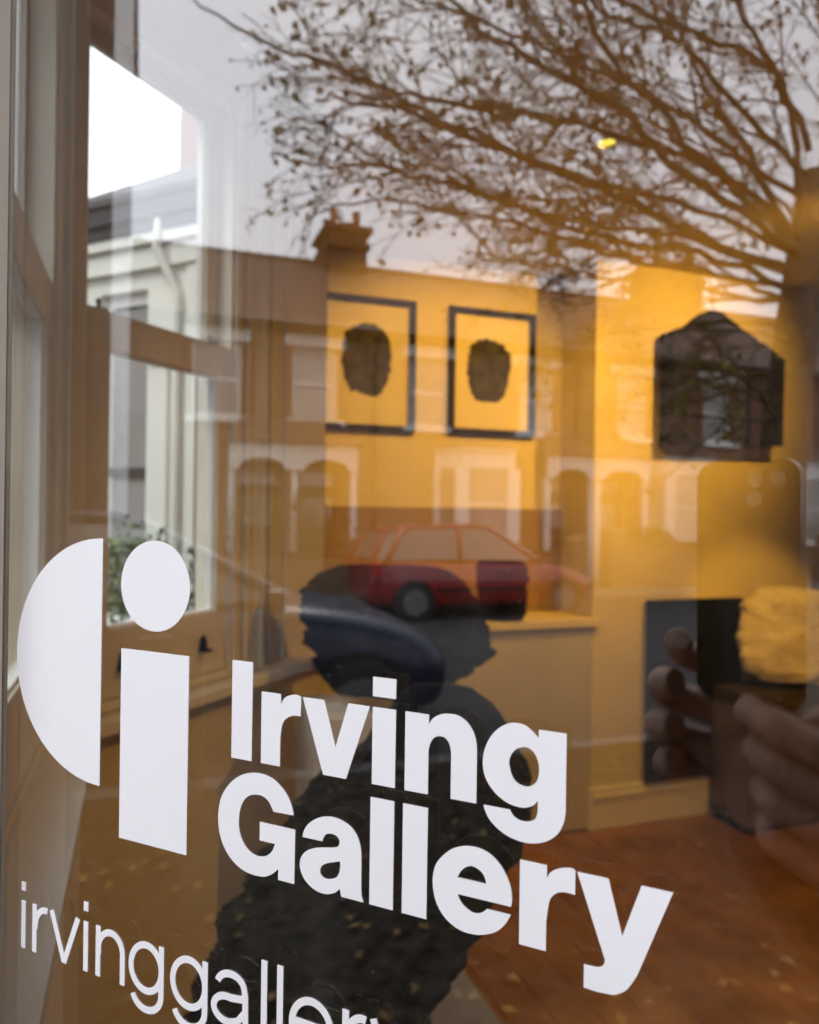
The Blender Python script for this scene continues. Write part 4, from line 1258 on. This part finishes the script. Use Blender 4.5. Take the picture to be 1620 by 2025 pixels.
# ------------------------------------------------------------------ street tree
def street_tree():
    rnd = random.Random(5)
    t = sthing('street_tree', 'nearly bare autumn street tree spreading over the pavement', 'tree', 0, 0, 0)
    limbs = [
        [(4.32, 4.0, 3.54), (3.72, 3.87, 3.7), (2.9, 3.73, 3.89), (2.47, 3.6, 4.07), (1.85, 3.47, 4.14), (1.39, 3.33, 4.17), (0.99, 3.2, 4.29)],
        [(4.3, 4.0, 3.44), (3.62, 4.13, 3.63), (2.86, 4.26, 3.89), (2.07, 4.39, 4.13), (1.39, 4.51, 4.39), (0.87, 4.64, 4.63), (0.56, 4.77, 4.72), (0.03, 4.9, 5.02)],
        [(4.27, 4.0, 3.79), (4.06, 3.9, 4.43), (3.81, 3.8, 4.68), (3.37, 3.7, 5.02), (3.04, 3.6, 5.35)],
        [(4.3, 4.0, 4.34), (3.93, 4.1, 4.97), (3.05, 4.2, 5.16), (2.38, 4.3, 5.37), (1.68, 4.4, 5.73)],
        [(4.38, 4.1, 3.37), (3.62, 4.34, 3.63), (2.91, 4.58, 3.73), (2.29, 4.82, 3.99), (1.78, 5.06, 4.26), (1.26, 5.3, 4.4)],
        [(4.36, 4.0, 3.69), (4.6, 4.1, 4.81), (4.6, 4.2, 5.63), (4.49, 4.3, 6.64)],
        [(4.46, 4.0, 3.81), (5.22, 3.93, 4.47), (5.94, 3.87, 5.15), (6.7, 3.8, 6.08)],
        [(4.27, 4.0, 3.6), (3.44, 3.8, 3.87), (2.68, 3.6, 4.16), (2.19, 3.4, 4.27), (1.84, 3.2, 4.45), (1.52, 3.0, 4.62)],
        [(4.38, 4.1, 3.28), (4.32, 4.47, 3.48), (4.0, 4.85, 3.72), (3.53, 5.22, 3.9), (3.07, 5.6, 4.09)],
        [(4.29, 4.0, 3.5), (3.92, 4.17, 4.35), (3.61, 4.35, 4.93), (3.51, 4.53, 5.58), (3.45, 4.7, 6.26)],
        [(4.27, 4.0, 3.68), (3.41, 4.0, 4.08), (2.41, 4.0, 4.18), (1.54, 4.0, 4.17), (1.2, 4.0, 4.15), (0.9, 4.0, 4.05)],
        [(4.16, 4.0, 2.75), (3.75, 4.2, 2.72), (3.3, 4.35, 2.62), (2.95, 4.4, 2.48)],
        [(4.12, 4.0, 2.45), (3.8, 4.1, 2.6), (3.45, 4.0, 2.6), (3.1, 3.9, 2.5)],
        [(4.1, 4.0, 2.3), (3.85, 3.9, 2.5), (3.55, 3.8, 2.62), (3.2, 3.7, 2.68)],
        [(4.18, 4.0, 2.9), (3.9, 3.9, 2.95), (3.5, 3.85, 2.92), (3.1, 3.8, 2.8)],
        [(4.2, 4.0, 3.05), (3.8, 4.3, 3.12), (3.3, 4.6, 3.1), (2.8, 4.8, 2.98)],
        [(4.4, 4.0, 3.6), (4.9, 4.7, 4.2), (5.3, 5.5, 4.9), (5.6, 6.2, 5.6)],
        [(4.4, 4.0, 3.9), (4.7, 3.2, 4.6), (5.2, 2.4, 5.2), (5.5, 1.8, 6.0)],
        [(4.43, 4.1, 3.41), (3.72, 4.35, 3.48), (3.01, 4.6, 3.64), (2.39, 4.85, 3.86), (1.84, 5.1, 3.99), (1.28, 5.35, 4.04), (0.94, 5.6, 3.93)],
        [(4.3, 4.0, 3.41), (3.29, 4.1, 3.62), (2.43, 4.2, 3.64), (1.67, 4.3, 3.79), (1.22, 4.4, 3.89), (0.85, 4.5, 3.88), (0.55, 4.6, 3.96)],
        [(4.32, 4.0, 3.54), (3.26, 3.92, 3.75), (2.2, 3.83, 3.78), (1.43, 3.75, 3.88), (0.88, 3.67, 3.87), (0.6, 3.58, 3.79)],
        [(4.43, 4.1, 3.32), (3.96, 4.2, 3.3), (3.37, 4.3, 3.37), (2.8, 4.4, 3.38), (2.33, 4.5, 3.45), (1.91, 4.6, 3.5)],
        [(4.26, 4.0, 3.97), (3.44, 4.04, 4.35), (2.76, 4.08, 4.58), (2.1, 4.12, 4.73), (1.59, 4.16, 4.83), (1.14, 4.2, 4.9)],
        [(4.28, 4.0, 4.15), (3.48, 3.85, 4.47), (2.94, 3.7, 4.64), (2.29, 3.55, 4.61), (1.71, 3.4, 4.6)],
    ]
    loc = lambda p: Vector((p[0], -p[1], p[2]))
    trunk = MB()
    tp = [(4.05, 4.0, -0.05), (4.05, 4.0, 0.25), (4.06, 4.0, 1.2), (4.10, 4.0, 2.3), (4.22, 4.0, 3.1), (4.32, 4.02, 3.6), (4.36, 4.0, 4.2)]
    trunk.tube([loc(p) for p in tp], [0.26, 0.19, 0.165, 0.155, 0.15, 0.14, 0.10], 16)
    tr_o = trunk.build('trunk', BARK, t, smooth=True)
    br, tw, lf = MB(), MB(), MB()
    def leaf(p, sz):
        d = Vector((rnd.uniform(-0.6, 0.6), rnd.uniform(-0.6, 0.6), rnd.uniform(-1, 0.1))).normalized()
        e = d.cross(Vector((rnd.uniform(-1, 1), rnd.uniform(-1, 1), rnd.uniform(-1, 1)))).normalized()
        f = d.cross(e)
        a, b = sz, sz * rnd.uniform(0.26, 0.42)
        lf.add([p, p + d * a * 0.5 + e * b + f * b * 0.3, p + d * a, p + d * a * 0.5 - e * b + f * b * 0.3], [(0, 1, 2), (0, 2, 3)])
    def path(p, d, L_, n, droop, wob):
        pts = [p.copy()]
        d = d.normalized()
        for i in range(n):
            d = (d + Vector((rnd.gauss(0, wob), rnd.gauss(0, wob), rnd.gauss(0, wob) + droop))).normalized()
            p = p + d * (L_ / n)
            pts.append(p.copy())
        return pts, d
    def sample(pts, f):
        x = f * (len(pts) - 1)
        i = min(int(x), len(pts) - 2)
        return pts[i].lerp(pts[i + 1], x - i), (pts[i + 1] - pts[i]).normalized()
    def side(d, ang):
        a = d.cross(Vector((rnd.gauss(0, 1), rnd.gauss(0, 1), rnd.gauss(0, 1)))).normalized()
        return (d * cos(ang) + a * sin(ang)).normalized()
    for li, lm in enumerate(limbs):
        ctrl = [tuple(loc(p)) for p in lm]
        pts = [Vector(p) + Vector((rnd.gauss(0, 0.012), rnd.gauss(0, 0.012), rnd.gauss(0, 0.012))) for p in catmull(ctrl, False, 5)]
        n = len(pts)
        r0 = (0.062, 0.056, 0.052, 0.05, 0.05, 0.06, 0.05, 0.05, 0.042, 0.046, 0.05, 0.03, 0.026, 0.03, 0.03, 0.04, 0.05, 0.05, 0.036, 0.036, 0.036, 0.034, 0.04, 0.04)[li] * 0.44
        br.tube(pts, [r0 * (1 - i / (n - 1)) ** 0.8 + 0.006 for i in range(n)], 9)
        total = sum((a - b).length for a, b in zip(pts[1:], pts[:-1]))
        for k in range(int(total * 5.0)):
            f = rnd.uniform(0.10, 0.84 if li in (1, 4, 10, 18, 19, 20) else 1.0)
            p, d = sample(pts, f)
            L2 = rnd.uniform(0.5, 1.5) * (1.1 - 0.7 * f)
            sub, d2 = path(p, side(d, rnd.uniform(0.25, 0.75)), L2, 7, -0.01, 0.06)
            if sub[-1].x < 0.45:
                continue
            r2 = rnd.uniform(0.006, 0.012) * (1.15 - 0.5 * f)
            br.tube(sub, [r2 * (1 - 0.75 * i / 7) for i in range(8)], 5, cap=False)
            for j in range(rnd.randint(4, 8)):
                p3, d3 = sample(sub, rnd.uniform(0.2, 1.0))
                L3 = rnd.uniform(0.15, 0.5)
                tg, d4 = path(p3, side(d3, rnd.uniform(0.3, 0.8)), L3, 5, -0.05, 0.08)
                if tg[-1].x < 0.38 or (tg[-1].z < 3.95 and 0 < tg[-1].x < 1.9 and rnd.random() < 0.45):
                    continue
                tw.tube(tg, [0.004, 0.0036, 0.0033, 0.003, 0.0026, 0.002], 4, cap=False)
                for q_ in range(2):
                    p5, d5 = sample(tg, rnd.uniform(0.3, 0.95))
                    t5, _ = path(p5, side(d5, 0.6), rnd.uniform(0.08, 0.22), 3, -0.06, 0.12)
                    tw.tube(t5, [0.003, 0.0027, 0.0024, 0.0018], 3, cap=False)
                    if rnd.random() < 0.55:
                        leaf(t5[-1], rnd.uniform(0.035, 0.065))
                if rnd.random() < 0.7:
                    for q_ in range(rnd.randint(1, 3)):
                        leaf(tg[-1] + Vector((rnd.gauss(0, 0.02), rnd.gauss(0, 0.02), rnd.gauss(0, 0.02))), rnd.uniform(0.04, 0.075))
    br.build('limb', BARK, tr_o, smooth=True)
    tag(tw.build('twig', TWIG, t), kind='stuff')
    tag(lf.build('crown', LEAF, t), kind='stuff')
street_tree()

# overhead cable from the far side
t = sthing('overhead_cable', 'thin black overhead cable pair crossing behind the bare branches', 'cable', 0, 0, 0)
CABLE = catmull([(-3.0, 0.1, 5.7), (3.35, -5.6, 5.62), (9.65, -8.8, 7.75), (17.0, -13.5, 10.2)], False, 10)
for dz in (0.0, 0.06):
    MB().tube([(p[0], p[1], p[2] + dz) for p in CABLE], 0.011, 5).build('strand', DARK, t)
pe = Vector((17.0, 13.5, 10.2))
t2 = sthing('utility_pole', 'wooden telegraph pole holding up the end of the overhead cable', 'pole', pe.x, pe.y, 0)
MB().tube([(0, 0, -0.1), (0, 0, pe.z + 0.25)], [0.15, 0.10], 12).build('shaft', BARK, t2)
MB().bevbox(-0.5, 0.5, -0.05, 0.05, pe.z - 0.05, pe.z + 0.06, 0.01).build('crossarm', BARK, t2)

# ------------------------------------------------------------------ photographer and phone
def skin_mesh(name, chains, material, parent, sub=2):
    """chains: {key: (pos, radius)} and edges; skin modifier turned into a mesh"""
    verts, edges, rad, root = chains
    me = bpy.data.meshes.new(name)
    me.from_pydata([tuple(v) for v in verts], edges, [])
    o_ = bpy.data.objects.new(name, me)
    COL.objects.link(o_)
    o_.modifiers.new('skin', 'SKIN')
    sv = me.skin_vertices[0].data
    for i, r_ in enumerate(rad):
        sv[i].radius = r_ if isinstance(r_, tuple) else (r_, r_)
        sv[i].use_root = (i == root)
    ss = o_.modifiers.new('sub', 'SUBSURF')
    ss.levels = ss.render_levels = sub
    dg = bpy.context.evaluated_depsgraph_get()
    m2 = bpy.data.meshes.new_from_object(o_.evaluated_get(dg))
    bpy.data.objects.remove(o_)
    m2.name = name
    m2.materials.clear()
    m2.materials.append(material)
    for p in m2.polygons:
        p.use_smooth = True
    ob = bpy.data.objects.new(name, m2)
    COL.objects.link(ob)
    ob.parent = parent
    return ob
PB = CAMLOC + _r * 0.43 - _f * 0.47
pt = thing('person', 'person in a dark coat holding up a phone with both hands, mirrored at right', 'person', (PB.x, PB.y, 0.0), YAW)
# local x = person's right, y = towards the glass; camera sits at local (-0.43, 0.47, 1.70)
def cl(r_, u_, f_):
    return Vector((-0.43 + r_, 0.47 + f_, 1.70 + u_))
V, E_, RR = [], [], []
def node(p, r_, link=None):
    V.append(Vector(p)); RR.append(r_)
    if link is not None:
        E_.append((link, len(V) - 1))
    return len(V) - 1
pel = node((0, 0, 0.95), (0.125, 0.085))
sp1 = node((0, 0, 1.15), (0.115, 0.075), pel)
sp2 = node((0, 0, 1.36), (0.14, 0.085), sp1)
neck = node((0, 0.01, 1.53), 0.055, sp2)
hd1 = node((0, 0.035, 1.61), (0.07, 0.085), neck)
hd2 = node((0, 0.04, 1.70), (0.078, 0.098), hd1)
hd3 = node((0, 0.03, 1.78), (0.06, 0.075), hd2)
arms = {}
for sg, sh, el, wr in ((-1, (-0.18, 0, 1.43), tuple(cl(0.10, -0.47, -0.20)), tuple(cl(-0.045, -0.205, -0.045))), (1, (0.18, 0, 1.43), tuple(cl(0.36, -0.50, -0.22)), tuple(cl(0.095, -0.255, -0.05)))):
    a = node(sh, 0.055, sp2)
    b = node((Vector(sh) + Vector(el)) / 2, 0.046, a)
    c = node(el, 0.040, b)
    d_ = node((Vector(el) + Vector(wr)) / 2, 0.036, c)
    e = node(wr, 0.026, d_)
    arms[sg] = e
for sg in (-1, 1):
    a = node((sg * 0.09, 0, 0.88), 0.085, pel)
    b = node((sg * 0.10, 0.015, 0.50), 0.055, a)
    c = node((sg * 0.11, -0.01, 0.10), 0.038, b)
    d_ = node((sg * 0.11, 0.02, 0.045), 0.035, c)
    node((sg * 0.12, 0.15, 0.03), 0.028, d_)
# palms
lp = node(cl(-0.048, -0.160, -0.044), (0.040, 0.024), arms[-1])
rp = node(cl(0.070, -0.205, -0.044), (0.040, 0.024), arms[1])
body = skin_mesh('body', (V, E_, RR, pel), SKIN, pt)
# fingers: short chains joined into the body mesh
def finger(pts, r0):
    vs = [Vector(p) for p in catmull([tuple(p) for p in pts], False, 3)]
    n_ = len(vs) - 1
    kn = [1 + 0.10 * cos(6.28 * i / 3) for i in range(n_ + 1)]
    return skin_mesh('finger', (vs, [(i, i + 1) for i in range(n_)], [r0 * kn[i] * (1 - 0.22 * i / n_) for i in range(n_ + 1)], 0), SKIN, None, 2)
fing = []
for k, (u_, xo, rr) in enumerate(((-0.103, 0.013, 0.0135), (-0.137, 0.0, 0.0160), (-0.170, -0.002, 0.0165), (-0.197, 0.006, 0.0150))):
    fing.append(finger([cl(-0.028, u_ - 0.020, -0.046), cl(-0.064 + xo, u_ - 0.020, -0.040), cl(-0.091 + xo, u_ - 0.008, -0.018), cl(-0.082 + xo, u_ + 0.004, 0.004), cl(-0.066, u_ + 0.008, 0.009)], rr))
fing.append(finger([cl(-0.050, -0.200, -0.040), cl(-0.046, -0.165, -0.036), cl(-0.034, -0.135, -0.020)], 0.0150))
for k, u_ in enumerate((-0.150, -0.176, -0.202, -0.226)):
    dx = (0.0, 0.004, 0.003, -0.004)[k]
    fing.append(finger([cl(0.070, u_ - 0.030, -0.040), cl(0.066 + dx, u_ - 0.016, -0.016), cl(0.044 + dx, u_ - 0.006, 0.008), cl(0.012, u_ + 0.006, 0.014), cl(-0.016 + 0.008 * k, u_ + 0.014, 0.008)], 0.0150))
fing.append(finger([cl(0.052, -0.200, -0.040), cl(0.038, -0.168, -0.036), cl(0.020, -0.138, -0.020)], 0.0150))
bm = bmesh.new()
bm.from_mesh(body.data)
for fo in fing:
    bm.from_mesh(fo.data)
    bpy.data.objects.remove(fo)
# a nose and ears on the head
for (c, r_) in (((0, 0.145, 1.685), 0.016), ((-0.082, 0.03, 1.69), 0.02), ((0.082, 0.03, 1.69), 0.02)):
    bmesh.ops.create_icosphere(bm, subdivisions=2, radius=r_, matrix=Matrix.Translation(c))
bm.to_mesh(body.data)
bm.free()
# clothing
V, E_, RR = [], [], []
a = node((0, 0, 0.80), (0.19, 0.15)); b = node((0, 0, 1.10), (0.175, 0.13), a); c = node((0, 0, 1.36), (0.19, 0.13), b); node((0, 0.005, 1.50), 0.08, c)
for sg, sh, el, wr in ((-1, (-0.19, 0, 1.42), tuple(cl(0.10, -0.47, -0.20)), tuple(cl(-0.042, -0.222, -0.055))), (1, (0.19, 0, 1.42), tuple(cl(0.36, -0.50, -0.22)), tuple(cl(0.102, -0.272, -0.06)))):
    p1 = node(sh, 0.078, c)
    p2 = node((Vector(sh) + Vector(el)) / 2, 0.068, p1)
    p3 = node(el, 0.062, p2)
    p4 = node((Vector(el) + Vector(wr)) / 2, 0.056, p3)
    node(wr, 0.044, p4)
skin_mesh('coat', (V, E_, RR, 0), COAT, pt)
V, E_, RR = [], [], []
a = node((0, 0, 0.96), (0.165, 0.125))
for sg in (-1, 1):
    p1 = node((sg * 0.09, 0, 0.84), 0.10, a)
    p2 = node((sg * 0.10, 0.015, 0.50), 0.075, p1)
    node((sg * 0.11, -0.005, 0.08), 0.062, p2)
skin_mesh('trousers', (V, E_, RR, 0), JEANS, pt)
for sg in (-1, 1):
    sh_ = MB().bevbox(sg * 0.115 - 0.05, sg * 0.115 + 0.05, -0.09, 0.20, 0.002, 0.085, 0.03).build('shoe', BLACKWOOD, pt)
hr = bmesh.new()
bmesh.ops.create_uvsphere(hr, u_segments=20, v_segments=12, radius=1)
for v in hr.verts:
    f_ = 1 + 0.05 * noise.noise(v.co * 4)
    v.co = Vector((v.co.x * 0.098 * f_, 0.0 + v.co.y * 0.112 * f_, 1.745 + v.co.z * 0.105 * f_))
bmesh.ops.delete(hr, geom=[v for v in hr.verts if v.co.z < 1.66 or (v.co.y > 0.05 and v.co.z < 1.76)], context='VERTS')
me = bpy.data.meshes.new('hair')
hr.to_mesh(me); hr.free()
me.materials.append(HAIR)
ho = bpy.data.objects.new('hair', me)
COL.objects.link(ho)
ho.parent = pt
for p in me.polygons:
    p.use_smooth = True

ph = thing('phone', 'black mobile phone held up in front of the window, mirrored at right', 'phone')
ph.matrix_world = Matrix(((R2.x, U2.x, -_f.x, CAMLOC.x), (R2.y, U2.y, -_f.y, CAMLOC.y), (R2.z, U2.z, -_f.z, CAMLOC.z), (0, 0, 0, 1)))
# local x right, y up, z away from the glass; the camera is its lens
def rrect(x0, x1, y0, y1, r_, n=6):
    pts = []
    for (cx, cy_, a0) in ((x1 - r_, y1 - r_, 0), (x0 + r_, y1 - r_, 90), (x0 + r_, y0 + r_, 180), (x1 - r_, y0 + r_, 270)):
        for k in range(n + 1):
            a = radians(a0 + 90 * k / n)
            pts.append((cx + r_ * cos(a), cy_ + r_ * sin(a)))
    return pts
case = MB()
o_, i_ = rrect(-0.060, 0.018, -0.140, 0.042, 0.014), rrect(-0.0585, 0.0165, -0.1385, 0.0405, 0.0125)
case.prism(o_, 0.0050, 0.0140, 'z')
case.prism(i_, 0.0036, 0.0049, 'z')
case.build('case', PHONE, ph)
MB().prism(rrect(-0.057, 0.015, -0.137, 0.039, 0.011), 0.0141, 0.0146, 'z').build('screen', CARGLASS, ph)
cbp = MB()
cbp.prism(rrect(-0.022, 0.014, 0.004, 0.036, 0.008), 0.0028, 0.0035, 'z')
cbp.build('camera_bump', PHONE, ph)
for (x, y) in ((-0.013, 0.027), (-0.013, 0.013), (0.004, 0.027)):
    ln = MB().lathe([(0.0058, 0.0012), (0.0062, 0.0027)], 18, (x, y, 0))
    ln.build('lens', CHROME, ph)
